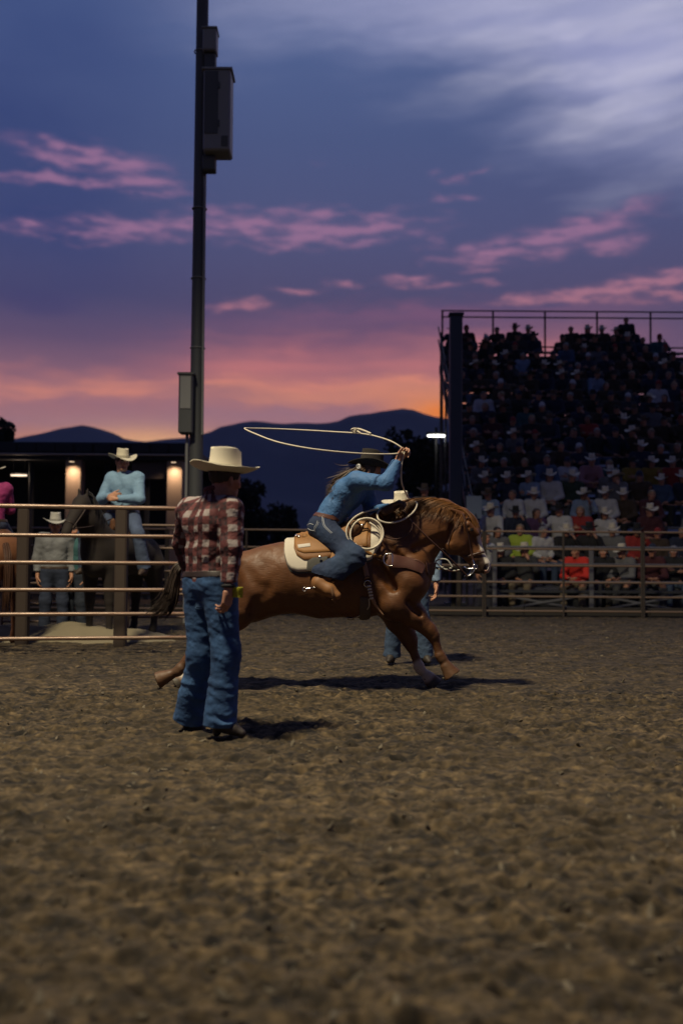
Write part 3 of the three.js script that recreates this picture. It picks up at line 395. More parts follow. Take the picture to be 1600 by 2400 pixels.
// ---- long low building on the left
const mDark = M(.022, .024, .028, .8), mSteel = M(.10, .10, .11, .5, { metalness: .6 }), mTan = M(.30, .235, .175, .85);
{
  const d = 25, b = V(wx(200, d), 0, -d), t = thing('building', 'long low open building with a dark flat roof and lamp lit pillars', 'building', b), X0 = wx(-260, d), X1 = wx(432, d), Y = (y) => wy(y, d), bx = (x0, x1, y0, y1, z0, z1) => place(cbox(x1 - x0, y1 - y0, z1 - z0, .02), (x0 + x1) / 2, (y0 + y1) / 2, (z0 + z1) / 2);
  const roof = part('roof', bx(X0, X1, Y(1048), Y(1021), -d - 6, -d + .2), mDark, t);
  for (let k = 0; k < 16; k++) { const x = lerp(X0, X1, (k + .5) / 16); part('roof_panel', bx(x - (X1 - X0) / 32 + .012, x + (X1 - X0) / 32 - .012, Y(1045), Y(1024), -d + .2, -d + .23), M(.03, .032, .036, .6, { metalness: .3 }), roof); }
  part('gutter', bar(V(X0, Y(1049.5), -d + .24), V(X1, Y(1049.5), -d + .24), .028, 8), M(.42, .36, .28, .5), t);
  part('beam', bx(X0, X1, Y(1061), Y(1051.5), -d - .1, -d + .12), M(.03, .03, .033, .7), t);
  part('back_wall', bx(X0, X1, 0, Y(1048), -d - 6, -d - 5.8), M(.02, .021, .026, .9), t);
  for (const x of [169, 401, -70]) { const c = wx(x, d); part('pillar', bx(c - .2, c + .2, 0, Y(1061), -d - .3, -d + .09), mTan, t); }
  part('wall_panel', bx(wx(298, d), wx(380, d), Y(1103), Y(1061), -d - .25, -d - .1), M(.13, .105, .085, .9), t);
  for (let k = 0; k < 5; k++) part('stall_rail', bx(X0, wx(420, d), .35 + k * .32, .39 + k * .32, -d - .42, -d - .38), mSteel, t);
  for (const x of [60, 235, 330, 430]) part('post', bx(wx(x, d) - .06, wx(x, d) + .06, 0, Y(1062), -d - .46, -d - .34), mDark, t);
  // downlights over the pillars, and a tube under the roof
  for (const [x, lab] of [[169, 'small warm downlight on the top of the pillar left of the mounted man'], [401, 'small warm downlight on the top of the pillar behind the plaid shirt']]) {
    const c = V(wx(x, d), Y(1062) - .05, -d + .26), l = thing('downlight', lab, 'lamp', c); part('housing', place(new THREE.CylinderGeometry(.09, .07, .1, 16), c.x, c.y + .06, c.z), mDark, l); part('lamp', place(new THREE.CylinderGeometry(.06, .06, .012, 16), c.x, c.y, c.z), glow(1, .72, .46, 1), l); part('bracket', bar(V(c.x, c.y + .08, c.z), V(c.x, c.y + .08, -d + .1), .015), mDark, l);
    const s = new THREE.SpotLight(new THREE.Color().setRGB(1, .66, .42), 5.5, 0, 1.25, 1, 2); s.position.set(c.x, c.y - .02, c.z); s.target.position.set(c.x, 0, -d + .12); s.castShadow = true; s.shadow.radius = 4; s.name = 'downlight'; scene.add(s, s.target);
  }
  const c = V(wx(27, d), wy(1093, d), -d - .5), l = thing('tube_light', 'short warm tube light glowing under the roof at the far left', 'lamp', c); part('housing', place(cbox(.46, .05, .09, .01), c.x, c.y + .045, c.z), mDark, l); part('lamp', place(new THREE.CapsuleGeometry(.022, .38, 4, 10).rotateZ(1.5708), c.x, c.y, c.z), glow(1, .76, .55, 1.6), l); for (const q of [-.15, .15]) part('rod', bar(V(c.x + q, c.y + .06, c.z), V(c.x + q, Y(1050), c.z), .008, 6), mDark, l);
  const p = new THREE.PointLight(new THREE.Color().setRGB(1, .72, .5), 1.0, 0, 2); p.position.set(c.x, c.y - .05, c.z + .03); p.castShadow = true; p.shadow.radius = 4; p.name = 'tube'; scene.add(p);
}
// white lamp on a post left of the grandstand
{
  const d = 31, c = at(1003, 1001, d), l = thing('area_light', 'bright white tube lamp on a dark post left of the grandstand', 'lamp', V(c.x, 0, c.z));
  part('post', bar(V(c.x, 0, c.z - .3), V(c.x, c.y + .3, c.z - .3), .04), M(.012, .012, .013, .9), l); part('arm', beam(V(c.x, c.y + .14, c.z - .3), V(c.x, c.y + .14, c.z), .05, .05), mDark, l); part('housing', place(cbox(.66, .07, .14, .015), c.x, c.y + .075, c.z), mDark, l); part('lamp', place(new THREE.CapsuleGeometry(.034, .53, 4, 12).rotateZ(1.5708), c.x, c.y, c.z), glow(1, .98, .92, 5), l);
  const p = new THREE.PointLight(new THREE.Color().setRGB(1, .97, .9), .8, 0, 2); p.position.set(c.x, c.y - .07, c.z + .06); p.castShadow = true; p.shadow.radius = 6; p.name = 'white_lamp'; scene.add(p);
}
// tall pole with its cabinets
{
  const d = 17, pc = at(452, 900, d), X = pc.x, Z = -d, t = thing('light_pole', 'tall dark grey pole carrying metal cabinets on the left', 'pole', V(X, 0, Z)), Y = (y) => at(455, y, d).y, g1 = M(.095, .10, .10, .62, { metalness: .2 }), g2 = M(.27, .27, .255, .55, { metalness: .2 }), k = d / F;
  part('pole', bar(V(X, -.2, Z), V(X + .015, 13.2, Z), .125, 24, .10), g1, t);
  const bx = (x0, x1, y0, y1, z0, z1, m, n, par = t, c = .015) => { const o = .28 * (X - X); return part(n, place(cbox((x1 - x0) * k, Y(y0) - Y(y1), z1 - z0, c), X + ((x0 + x1) / 2 - 452 + o) * k, (Y(y0) + Y(y1)) / 2, Z + (z0 + z1) / 2), m, par); };
  const cab = bx(466, 528, 184, 367, -.05, .42, g2, 'cabinet', t, .03); bx(469, 500, 190, 330, .421, .435, g1, 'door', cab, .004); bx(462, 532, 181, 186, -.07, .44, g2, 'lid', cab, .004); for (const y of [215, 300]) bx(500, 504, y, y + 14, .421, .445, g1, 'hinge', cab, .003); for (let i = 0; i < 7; i++) bx(508, 524, 335 + i * 3.6, 336.6 + i * 3.6, .421, .43, g1, 'louvre', cab, .001);
  const sm = bx(460, 492, 84, 134, .0, .3, g2, 'junction_box', t, .02); bx(458, 494, 81.5, 85, -.02, .32, g2, 'lid', sm, .003); bx(464, 489, 136, 182, .02, .22, g1, 'bracket', t, .01);
  bx(462, 492, 368, 402, .02, .25, g1, 'bracket', t, .02); const lb = bx(417, 449, 866, 1000, .02, .32, g1, 'cabinet', t, .02); bx(421, 445, 872, 945, .321, .333, g2, 'door', lb, .004); bx(414, 452, 863, 868, .0, .34, g1, 'lid', lb, .003);
  part('conduit', bar(V(X + .12, Y(1000), Z + .1), V(X + .10, Y(410), Z + .1), .022, 8), g2, t); part('conduit', bar(V(X - .14, 0, Z + .1), V(X - .14, Y(1000), Z + .1), .028, 8), g2, t);
  for (const y of [480, 640, 800, 120]) part('clamp', place(new THREE.TorusGeometry(.122, .012, 6, 20).rotateX(Math.PI / 2), X + .005, Y(y), Z), g2, t);
}
// the floodlight mast left of the frame: four lamp heads, each with its light
{
  const t = thing('floodlight_mast', 'tall floodlight mast that lights the arena', 'floodlight', V(FLOOD.x, 0, FLOOD.z)), fw = FLOOD_AIM.clone().sub(FLOOD).normalize(); part('mast', bar(V(FLOOD.x - .35, -.3, FLOOD.z + .2), V(FLOOD.x - .35, FLOOD.y + .5, FLOOD.z + .2), .16, 18, .1), g0(), t); part('crossbar', beam(V(FLOOD.x - 1.3, FLOOD.y + .1, FLOOD.z + .25), V(FLOOD.x + .6, FLOOD.y + .1, FLOOD.z + .25), .09, .09), g0(), t);
  for (const q of [-.6, .6]) {
    const c = FLOOD.clone().add(V(q * .7 - .35, 0, 0)), up = new THREE.Quaternion().setFromUnitVectors(V(0, 0, 1), fw), h = place(cbox(.44, .34, .2, .02), 0, 0, -.12).applyQuaternion(up).translate(c.x, c.y, c.z), f = place(cbox(.38, .28, .01, .002), 0, 0, -.012).applyQuaternion(up).translate(c.x, c.y, c.z); part('lamp_head', h, g0(), t); part('lamp', f, glow(1, .88, .66, 20), t);
    const s = new THREE.SpotLight(floodColor, FLOOD_CD / 2, 0, 37 * R, .55, 2); s.position.copy(c).addScaledVector(fw, .03); s.target.position.copy(FLOOD_AIM); s.castShadow = true; s.shadow.radius = 30; s.shadow.mapSize.set(2048, 2048); s.shadow.camera.far = 60; s.name = 'floodlight'; scene.add(s, s.target);
  }
}
function g0() { return M(.06, .06, .065, .6, { metalness: .3 }); }

// ---- pipe fences: every rail and post a part
const rustMap = noiseTex(256, (u, v) => { const a = tiled(u, v, 9, 3.3, 4), b = tiled(u, v, 40, 7.7, 3), k = sst(-.1, .35, a + .4 * b); return [lerp(192, 140, k) + 40 * b, lerp(166, 98, k) + 30 * b, lerp(146, 76, k) + 20 * b].map((x) => Math.max(0, Math.min(255, x))); }), mRust = new THREE.MeshPhysicalMaterial({ color: new THREE.Color().setRGB(.52, .5, .48), roughness: .38, metalness: .35, map: rustMap, bumpMap: rustMap, bumpScale: .002 }), mRust2 = M(.22, .15, .105, .6, { metalness: .2 }), mPost = M(.045, .030, .021, .85), mGrey = M(.20, .20, .205, .45, { metalness: .55 });
function fencePanel(label, a, b, ys, r, mat, group, posts = [0, 1], pm = mat, topR = r) {
  const base = a.clone().lerp(b, .5), t = thing('pipe_fence', label, 'fence', V(base.x, 0, base.z), group), P = (s, y) => a.clone().lerp(b, s).setY(y);
  ys.forEach((y, i) => part('rail', bar(P(.004, y), P(.996, y), i === 0 ? topR : r, 12), mat, t));
  for (const s of posts) { const po = part('post', bar(P(s, 0), P(s, ys[0]), r * 1.12, 12), pm, t); for (const y of ys.slice(1)) part('collar', bar(P(s, y - .03), P(s, y + .03), r * 1.35, 10), pm, po); }
  return t;
}
{
  const ys = [1.71, 1.375, 1.06, .745, .465, .185].map((y) => y - .01), A = V(wx(-330, 11.15), 0, -11.15), B = V(wx(-46, 11.4), 0, -11.4), C = V(wx(452, 11.85), 0, -11.85);
  fencePanel('rusty six rail pipe fence panel in the left foreground ending behind the plaid shirt', B, C, ys, .024, mRust, null, [0, 1], mRust, .027);
  fencePanel('rusty pipe fence panel cut off by the left edge of the photo', A, B.clone().add(V(-.06, 0, 0)), ys, .024, mRust, null, [0, 1], mRust, .027);
  for (const [x, lab] of [[57, 'thick brown wooden post behind the left fence near the photo edge'], [281, 'thick brown wooden post behind the left fence below the mounted man']]) { const d = 12.6, p = thing('fence_post', lab, 'post', V(wx(x, d), 0, -d)); part('post', place(cbox(.15, 1.78, .15, .02), wx(x, d), .84, -d), mPost, p); part('cap', place(cbox(.17, .03, .17, .008), wx(x, d), 1.745, -d), mPost, p); }
  const y2 = [1.42, 1.05, .72, .42, .16]; fencePanel('second thinner pipe panel standing behind the wooden posts at the left', V(wx(10, 14.6), 0, -14.6), V(wx(205, 14.8), 0, -14.8), y2, .017, mRust2, 'rear pipe panels'); fencePanel('rear pipe panel between the mounted man and the plaid shirt', V(wx(298, 15.2), 0, -15.2), V(wx(470, 15.3), 0, -15.3), [1.6, 1.25, .9, .55, .2], .018, mRust2, 'rear pipe panels');
  // far side of the arena
  const yf = [1218, 1258, 1296, 1334, 1367, 1400].map((y) => wy(y, 19.2)), xs = [-6.4, -3.35, -.3, 2.75, 5.8, 8.85], names = ['far pipe fence panel behind the left fence posts', 'far pipe fence panel behind the rump of the horse', 'far pipe fence panel hidden behind the rider and horse neck', 'far pipe fence panel right of the horse head below the grandstand', 'far pipe fence panel at the right edge of the photo'];
  names.forEach((l, i) => fencePanel(l, V(xs[i] + .02, 0, -19.2), V(xs[i + 1] - .02, 0, -19.2), yf, .021, mRust2, 'pipe panels along the far side', [0, .5, 1], M(.045, .034, .028, .8)));
  const kb = thing('kick_board', 'dark boards along the ground under the far fence', 'board', V(2, 0, -19.35)); for (let i = 0; i < 6; i++) part('board', place(cbox(2.42, .17, .04, .006), -5 + i * 2.44, .1, -19.35), M(.035, .03, .026, .9), kb);
}
// ---------------------------------------------------------------- the galloping horse
const HD = 8.7, PX = HD / F, W = (x, y, dz = 0) => at(x, y, HD - dz), HZ = -HD;
const hb = (x1, y1, r1, x2, y2, r2, o = {}) => bone(W(x1, y1, o.z ?? 0), r1 * PX, W(x2, y2, o.z2 ?? o.z ?? 0), r2 * PX, { k: (o.k ?? 14) * PX * .42, sz: o.sz, sub: o.sub, cut: o.cut });
const horseBones = [
  // trunk, from croup to shoulder
  hb(495, 1362, 73, 575, 1350, 73, { sz: .86, k: 40 }), hb(575, 1347, 75, 650, 1327, 75, { sz: .86, k: 50 }), hb(650, 1326, 76, 740, 1325, 88, { sz: .80, k: 50 }), hb(740, 1326, 90, 828, 1318, 97, { sz: .76, k: 40 }), hb(828, 1316, 97, 893, 1306, 94, { sz: .70, k: 40 }),
  hb(790, 1250, 26, 862, 1226, 30, { sz: .8, k: 50 }), hb(612, 1290, 32, 520, 1316, 34, { sz: 1.4, k: 40 }),
  // neck
  hb(893, 1295, 86, 950, 1232, 58, { sz: .62, k: 40 }), hb(950, 1230, 60, 1010, 1202, 44, { sz: .56, k: 40 }), hb(1010, 1202, 46, 1056, 1192, 28, { sz: .62, k: 24 }), hb(862, 1232, 34, 930, 1188, 30, { sz: .55, k: 50 }), hb(930, 1186, 30, 1010, 1172, 22, { sz: .45, k: 30 }), hb(1010, 1172, 22, 1058, 1186, 13, { sz: .5, k: 20 }),
  // chest
  hb(915, 1325, 72, 940, 1300, 52, { sz: .8, k: 30 }), hb(930, 1342, 34, 945, 1300, 30, { z: .13, k: 24 }), hb(930, 1342, 34, 945, 1300, 30, { z: -.13, k: 24 }),
  // shoulder blades and upper arms
  hb(868, 1262, 22, 940, 1338, 34, { z: .17, z2: .165, k: 50 }), hb(868, 1262, 22, 940, 1338, 34, { z: -.17, z2: -.165, k: 50 }),
  hb(940, 1340, 36, 905, 1385, 40, { z: .165, z2: .16, k: 40 }), hb(930, 1340, 36, 890, 1380, 38, { z: -.165, z2: -.16, k: 40 }),
  // thighs and buttocks
  hb(500, 1330, 62, 535, 1400, 48, { z: .15, z2: .17, k: 40 }), hb(500, 1330, 62, 525, 1402, 48, { z: -.15, z2: -.17, k: 40 }), hb(470, 1335, 42, 478, 1395, 36, { z: .12, k: 40 }), hb(470, 1335, 42, 480, 1395, 36, { z: -.12, k: 40 }),
  // head
  hb(1062, 1202, 22, 1079, 1226, 23, { sz: .9, k: 16 }), hb(1050, 1210, 27, 1046, 1246, 30, { z: .028, sz: .62, k: 16 }), hb(1050, 1210, 27, 1046, 1246, 30, { z: -.028, sz: .62, k: 16 }), hb(1079, 1224, 22, 1095, 1268, 16, { sz: .8, k: 18 }), hb(1062, 1246, 26, 1086, 1284, 17, { sz: .62, k: 16 }), hb(1095, 1268, 15.5, 1111, 1300, 14, { sz: .95, k: 14 }), hb(1111, 1296, 14, 1112, 1306, 13, { sz: 1.1, k: 10 }), hb(1086, 1286, 13, 1093, 1309, 9, { sz: 1.05, k: 10 }), hb(1093, 1310, 7, 1098, 1313, 6, { sz: 1.4, k: 6 }),
  hb(1074, 1204, 8, 1094, 1226, 6, { z: .078, z2: .06, k: 10 }), hb(1074, 1204, 8, 1094, 1226, 6, { z: -.078, z2: -.06, k: 10 }), hb(1078, 1216, 6.5, 1080, 1218, 6.5, { z: .078, k: 3 }), hb(1078, 1216, 6.5, 1080, 1218, 6.5, { z: -.078, k: 3 }),
  hb(1117, 1300, 4.5, 1115, 1306, 4, { z: .05, k: 4, sub: true }), hb(1117, 1300, 4.5, 1115, 1306, 4, { z: -.05, k: 4, sub: true }), hb(1104, 1311, 1.6, 1088, 1305, 1.4, { z: .045, k: 4, sub: true }),
  // ears laid back
  hb(1060, 1184, 9, 1036, 1170, 3.5, { z: .055, z2: .09, k: 7 }), hb(1060, 1184, 9, 1036, 1170, 3.5, { z: -.055, z2: -.09, k: 7 }),
  // near fore leg, reaching
  hb(908, 1382, 38, 950, 1413, 27, { z: .15, z2: .15, k: 30 }), hb(950, 1413, 27, 986, 1448, 16, { z: .15, z2: .145, k: 22 }), hb(984, 1444, 16.5, 993, 1458, 14.5, { z: .145, k: 14 }), hb(993, 1458, 11, 1010, 1505, 8.5, { z: .145, k: 14 }), hb(1010, 1505, 12, 1014, 1512, 11.5, { z: .145, k: 8 }), hb(1014, 1512, 9.5, 1028, 1532, 10.5, { z: .145, k: 8 }), hb(1024, 1530, 13, 1039, 1552, 20, { z: .145, k: 4, cut: true }),
  // far fore leg, landing
  hb(893, 1380, 38, 915, 1425, 30, { z: -.14, z2: -.13, k: 30 }), hb(915, 1425, 29, 940, 1470, 19, { z: -.13, k: 22 }), hb(938, 1466, 17.5, 944, 1482, 15, { z: -.13, k: 14 }), hb(944, 1482, 11.5, 961, 1530, 9.5, { z: -.13, k: 14 }), hb(961, 1530, 13.5, 965, 1538, 13, { z: -.13, k: 8 }), hb(965, 1538, 11, 982, 1555, 12, { z: -.13, k: 8 }), hb(980, 1552, 14, 999, 1574, 20, { z: -.13, k: 4, cut: true }),
  // near hind leg, pushing off behind
  hb(530, 1402, 46, 488, 1438, 30, { z: .16, z2: .13, k: 36 }), hb(488, 1438, 30, 462, 1462, 19, { z: .13, z2: .12, k: 24 }), hb(470, 1452, 15, 448, 1462, 11, { z: .12, k: 12 }), hb(462, 1462, 19, 452, 1478, 17, { z: .12, k: 12 }), hb(452, 1478, 12, 415, 1535, 9.5, { z: .12, k: 14 }), hb(415, 1535, 12.5, 410, 1541, 12.5, { z: .12, k: 8 }), hb(410, 1541, 10, 385, 1552, 11, { z: .12, k: 8 }), hb(388, 1551, 13, 362, 1562, 19, { z: .12, k: 4, cut: true }),
  // far hind leg
  hb(522, 1402, 46, 500, 1444, 30, { z: -.16, z2: -.13, k: 36 }), hb(500, 1444, 29, 486, 1472, 19, { z: -.13, z2: -.12, k: 24 }), hb(493, 1464, 15, 472, 1470, 11, { z: -.12, k: 12 }), hb(486, 1472, 18, 478, 1488, 16, { z: -.12, k: 12 }), hb(478, 1488, 12, 446, 1540, 9.5, { z: -.12, k: 14 }), hb(446, 1540, 12.5, 442, 1546, 12, { z: -.12, k: 8 }), hb(442, 1546, 12, 424, 1558, 12, { z: -.12, k: 8 }), hb(426, 1557, 13, 404, 1572, 19, { z: -.12, k: 4, cut: true }),
  hb(452, 1296, 17, 425, 1292, 11, { k: 20 }),
  // grooves between the muscles
  hb(876, 1238, 7, 946, 1312, 6, { z: .225, z2: .20, k: 40, sub: true }), hb(905, 1352, 6, 868, 1300, 5, { z: .255, z2: .27, k: 40, sub: true }), hb(952, 1262, 6, 1018, 1236, 5, { z: .165, z2: .115, k: 34, sub: true }), hb(585, 1408, 9, 612, 1352, 6, { z: .27, z2: .275, k: 46, sub: true }), hb(556, 1300, 6, 590, 1345, 5, { z: .255, z2: .28, k: 50, sub: true }), hb(1036, 1206, 4, 1030, 1240, 4, { z: .085, k: 20, sub: true }), hb(1086, 1232, 3, 1098, 1262, 3, { z: .07, z2: .062, k: 12, sub: true }), hb(936, 1384, 5, 962, 1412, 4, { z: .265, z2: .225, k: 26, sub: true }),
  hb(878, 1352, 16, 912, 1372, 18, { z: .21, k: 30 }), hb(900, 1300, 16, 930, 1330, 18, { z: .225, k: 40 }), hb(1046, 1228, 20, 1050, 1244, 20, { z: .065, k: 14, sz: .5 }),
];
const horseF0 = field(horseBones);
const muscle = (x, y, z) => { const d = horseF0(x, y, z); if (d > .05) return d; return d + .0022 * Math.sin(x * 62 + y * 14) * sst(-.42, -.3, x) * sst(.22, .08, x) * sst(.75, .9, y) * sst(1.3, 1.1, y) + .006 * N3(x * 6 + y * 3, y * 5, z * 6) + .0022 * (1 - 2 * Math.abs(N3(x * 9 + y * 5, y * 8 - x * 4, z * 8))) + .0014 * N3(x * 16, y * 11, z * 16); };
{
  const B0 = V(W(760, 1400).x, 0, HZ), t = thing('horse', 'chestnut horse with white face stripe galloping under the rider in blue', 'horse', B0);
  const P = {}; for (const [n, a] of Object.entries({ ff: [965, 1538], hf: [446, 1541], knee: [944, 1482], nose: [1112, 1306], eye: [1079, 1217], nh: [1037, 1546], fh: [994, 1567], hh: [368, 1560], fhh: [410, 1566] })) P[n] = W(...a);
  const coat = (x, y, z) => {
    const n = 1 + .22 * N3(x * 4.5, y * 4.5, z * 4.5) + .12 * N3(x * 11 + y * 8, y * 7, z * 9) + .10 * N3(x * 30, y * 55, z * 30) + .06 * N3(x * 90, y * 120, z * 90); let c = [.128 * n, .047 * n, .0115 * n];
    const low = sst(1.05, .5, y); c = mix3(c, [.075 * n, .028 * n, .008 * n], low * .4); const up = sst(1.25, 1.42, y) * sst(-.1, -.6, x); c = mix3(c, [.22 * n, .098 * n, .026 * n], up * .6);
    const sweat = sst(.0, .5, N3(x * 3.2 + 5, y * 3.2, z * 2)) * (sst(.5, .1, Math.abs(x - W(850, 0).x)) + .5 * sst(.3, .05, Math.abs(x - W(960, 0).x))); c = mix3(c, [c[0] * .55, c[1] * .5, c[2] * .5], sat(sweat) * .7); const dist = (p, q = 0) => Math.hypot(x - p.x, y - p.y);
    const head = x > W(1040, 0).x && y > W(0, 1330).y;
    if (head) {
      const m = sst(.17, .07, dist(P.nose)); c = mix3(c, [.03, .018, .014], m * .85);
      const u = W(1094, 1212), v = W(1126, 1306), tt = sat(((x - u.x) * (v.x - u.x) + (y - u.y) * (v.y - u.y)) / ((v.x - u.x) ** 2 + (v.y - u.y) ** 2)), lx = lerp(u.x, v.x, tt), dd = (x - lx) - (-.040 + .006 * N3(y * 30, 1, z * 20)); if (Math.abs(z - HZ) < .07 && dd > -.004 && tt > .18) c = mix3(c, [.62, .56, .48], sst(0, .012, dd)); if (tt > .9 && dd > -.02 && y < W(0, 1302).y) c = mix3(c, [.5, .26, .2], .7);
      if (Math.hypot(x - P.eye.x, y - P.eye.y) < .019 && Math.abs(z - HZ) > .06) c = [.008, .005, .004];
    }
    const nz = z - HZ; // stockings and hooves
    const sock = (p, zz, r) => sst(r + .02, r - .02, Math.hypot(x - p.x, y - p.y, (nz - zz) * .5));
    c = mix3(c, [.58, .5, .38], sock(W(972, 1545), -.13, .105) * .95); c = mix3(c, [.55, .48, .38], sock(W(436, 1550), -.12, .1) * .9);
    const hoof = (p, zz) => Math.hypot(x - p.x, y - p.y) < .068 && Math.abs(nz - zz) < .1; if (hoof(W(1044, 1558), .145) || hoof(W(1003, 1580), -.13) || hoof(W(352, 1566), .12) || hoof(W(398, 1578), -.12)) c = [.05 * n, .042 * n, .033 * n];
    const dusty = sst(.42, .1, y) * .3; c = mix3(c, [.19, .15, .1], dusty * (.6 + .5 * N3(x * 14, y * 14, z * 14)));
    return c;
  };
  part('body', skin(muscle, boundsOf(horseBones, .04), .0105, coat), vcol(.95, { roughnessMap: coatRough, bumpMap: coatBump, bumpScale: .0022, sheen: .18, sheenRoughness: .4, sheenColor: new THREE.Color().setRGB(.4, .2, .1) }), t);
  const rnd = rng(21), mMane = new THREE.MeshPhysicalMaterial({ color: new THREE.Color().setRGB(.20, .085, .02), roughness: .45, vertexColors: true }), mTail = new THREE.MeshPhysicalMaterial({ color: new THREE.Color().setRGB(.034, .02, .012), roughness: .6, vertexColors: true });
  // mane: lies along the crest, locks blown back
  const crest = [[1074, 1176], [1058, 1164], [1035, 1156], [1010, 1150], [985, 1151], [958, 1153], [930, 1160], [905, 1172], [880, 1188], [862, 1200]], mg = [];
  for (const [i, [x, y]] of crest.entries()) { const j = i / 9, L = 16 + 20 * Math.sin(j * 3); mg.push([W(x + 4, y + 8, .02), W(x - 12, y + 1 - 6 * Math.sin(j * 3), .055), W(x - 34 - L * .35, y + 8 + L * .1, .085), W(x - 52 - L * .6, y + 22 + L * .25, .11)]); }
  const mg2 = crest.map(([x, y], i) => [W(x + 3, y + 7, .0), W(x - 4, y + 14, .07), W(x - 12, y + 28, .125), W(x - 24, y + 40, .14)]);
  part('mane', mergeGeometries([locks(mg, 720, .03, .003, rnd, 9, .16), locks(mg2, 200, .035, .0032, rnd, 9, .2)]), mMane, t);
  part('forelock', locks([[W(1070, 1172, .01), W(1088, 1188, .02), W(1097, 1212, .025), W(1100, 1232, .02)], [W(1072, 1174, -.02), W(1090, 1192, -.02), W(1099, 1216, -.02), W(1102, 1240, -.02)], [W(1068, 1174, .05), W(1080, 1190, .07), W(1088, 1210, .075), W(1094, 1226, .07)]], 110, .022, .0045, rnd, 8, .3), mMane, t);
  part('tail', locks([[W(434, 1294), W(410, 1296), W(394, 1320), W(384, 1352), W(364, 1384), W(336, 1402)], [W(434, 1296, .03), W(412, 1304, .03), W(398, 1335, .03), W(392, 1368, .03), W(376, 1396, .02), W(352, 1412)], [W(432, 1300, -.02), W(412, 1310), W(408, 1345), W(402, 1378), W(392, 1400), W(380, 1418)]], 380, .05, .006, rnd, 14, .6), mTail, t);
}
// a point on the horse's side where the view ray through (x, y) meets it, lifted by off along its normal
function grad(f, p, e = .006) { return V(f(p.x + e, p.y, p.z) - f(p.x - e, p.y, p.z), f(p.x, p.y + e, p.z) - f(p.x, p.y - e, p.z), f(p.x, p.y, p.z + e) - f(p.x, p.y, p.z - e)).normalize(); }
function onHorse(x, y, off = 0) { const r = ray(x, y), p = camera.position.clone().addScaledVector(r, HD - 1.0); for (let i = 0; i < 160; i++) { const d = horseF0(p.x, p.y, p.z); if (d < .001) break; p.addScaledVector(r, Math.min(d * .8, .05)); if (p.z < HZ - .5) { return at(x, y, HD - .02); } } return p.addScaledVector(grad(horseF0, p), off); }
// round the horse: section at x (print px), angle phi from straight up towards the camera side
const AXY = W(760, 1325).y;
function around(X, phi, off = 0) { const c = Math.cos(phi), s = Math.sin(phi); let lo = 0, hi = .7; for (let i = 0; i < 24; i++) { const m = (lo + hi) / 2; horseF0(X, AXY + c * m, HZ + s * m) < 0 ? lo = m : hi = m; } const p = V(X, AXY + c * lo, HZ + s * lo); return p.addScaledVector(grad(horseF0, p, .012), off); }
const toPx = (p) => { const q = p.clone().applyMatrix4(camera.matrixWorldInverse); return [(800 + q.x / -q.z * 2333.3) / 1.02041, (1200 - q.y / -q.z * 2333.3) / 1.02041]; };
camera.matrixWorldInverse.copy(camera.matrixWorld).invert();
function phiAt(X, ypx, off = 0) { let lo = .05, hi = 2.6; for (let i = 0; i < 22; i++) { const m = (lo + hi) / 2; toPx(around(X, m, off))[1] < ypx ? lo = m : hi = m; } return lo; }
// a thick sheet from a grid of points and their normals
function sheet(rows, th) {
  const m = rows.length, n = rows[0].length, pos = [], idx = [], at2 = (j, i) => j * n + i; const up = rows.map((r, j) => r.map((p, i) => { const a = rows[j][Math.min(i + 1, n - 1)].clone().sub(rows[j][Math.max(i - 1, 0)]), b = rows[Math.min(j + 1, m - 1)][i].clone().sub(rows[Math.max(j - 1, 0)][i]); return a.cross(b).normalize(); }));
  const c = rows[m >> 1][n >> 1].clone(), flip = up[m >> 1][n >> 1].dot(c.sub(V(c.x, AXY, HZ))) < 0 ? -1 : 1;
  const edge = (j, i) => (j === 0 || i === 0 || j === m - 1 || i === n - 1) ? .35 : 1;
  for (const s of [1, 0]) rows.forEach((r, j) => r.forEach((p, i) => { const q = p.clone().addScaledVector(up[j][i], flip * (s ? th * edge(j, i) : 0)); pos.push(q.x, q.y, q.z); }));
  const O = m * n; for (let j = 0; j < m - 1; j++) for (let i = 0; i < n - 1; i++) { const a = at2(j, i), b = at2(j, i + 1), d = at2(j + 1, i), e = at2(j + 1, i + 1); idx.push(a, b, d, b, e, d, O + a, O + d, O + b, O + b, O + d, O + e); }
  const rim = []; for (let i = 0; i < n - 1; i++) rim.push([at2(0, i), at2(0, i + 1)], [at2(m - 1, i + 1), at2(m - 1, i)]); for (let j = 0; j < m - 1; j++) rim.push([at2(j + 1, 0), at2(j, 0)], [at2(j, n - 1), at2(j + 1, n - 1)]);
  for (const [a, b] of rim) idx.push(a, O + a, b, b, O + a, O + b);
  const g = new THREE.BufferGeometry(); g.setAttribute('position', new THREE.Float32BufferAttribute(pos, 3)); g.setIndex(idx); g.computeVertexNormals(); return g;
}
const poly = (pts) => (x) => { if (x <= pts[0][0]) return pts[0][1]; for (let i = 1; i < pts.length; i++) if (x <= pts[i][0]) return lerp(pts[i - 1][1], pts[i][1], (x - pts[i - 1][0]) / (pts[i][0] - pts[i - 1][0])); return pts[pts.length - 1][1]; };
// a blanket over the back on both sides: x from x0 to x1 (print px), lower edge y(x)
function saddleSheet(x0, x1, yLow, off, th, nx = 40, from = 0, skew = 0) { const rows = []; for (let i = 0; i <= nx; i++) { const xp = lerp(x0, x1, i / nx), X = W(xp, 1325, .2).x, f = phiAt(X, yLow(xp), off), r = []; const n = 22; for (let j = -n; j <= n; j++) { const q = j / n; r.push(around(X + skew * PX * Math.abs(q), q * f, off)); } rows.push(r); } return sheet(rows, th); }
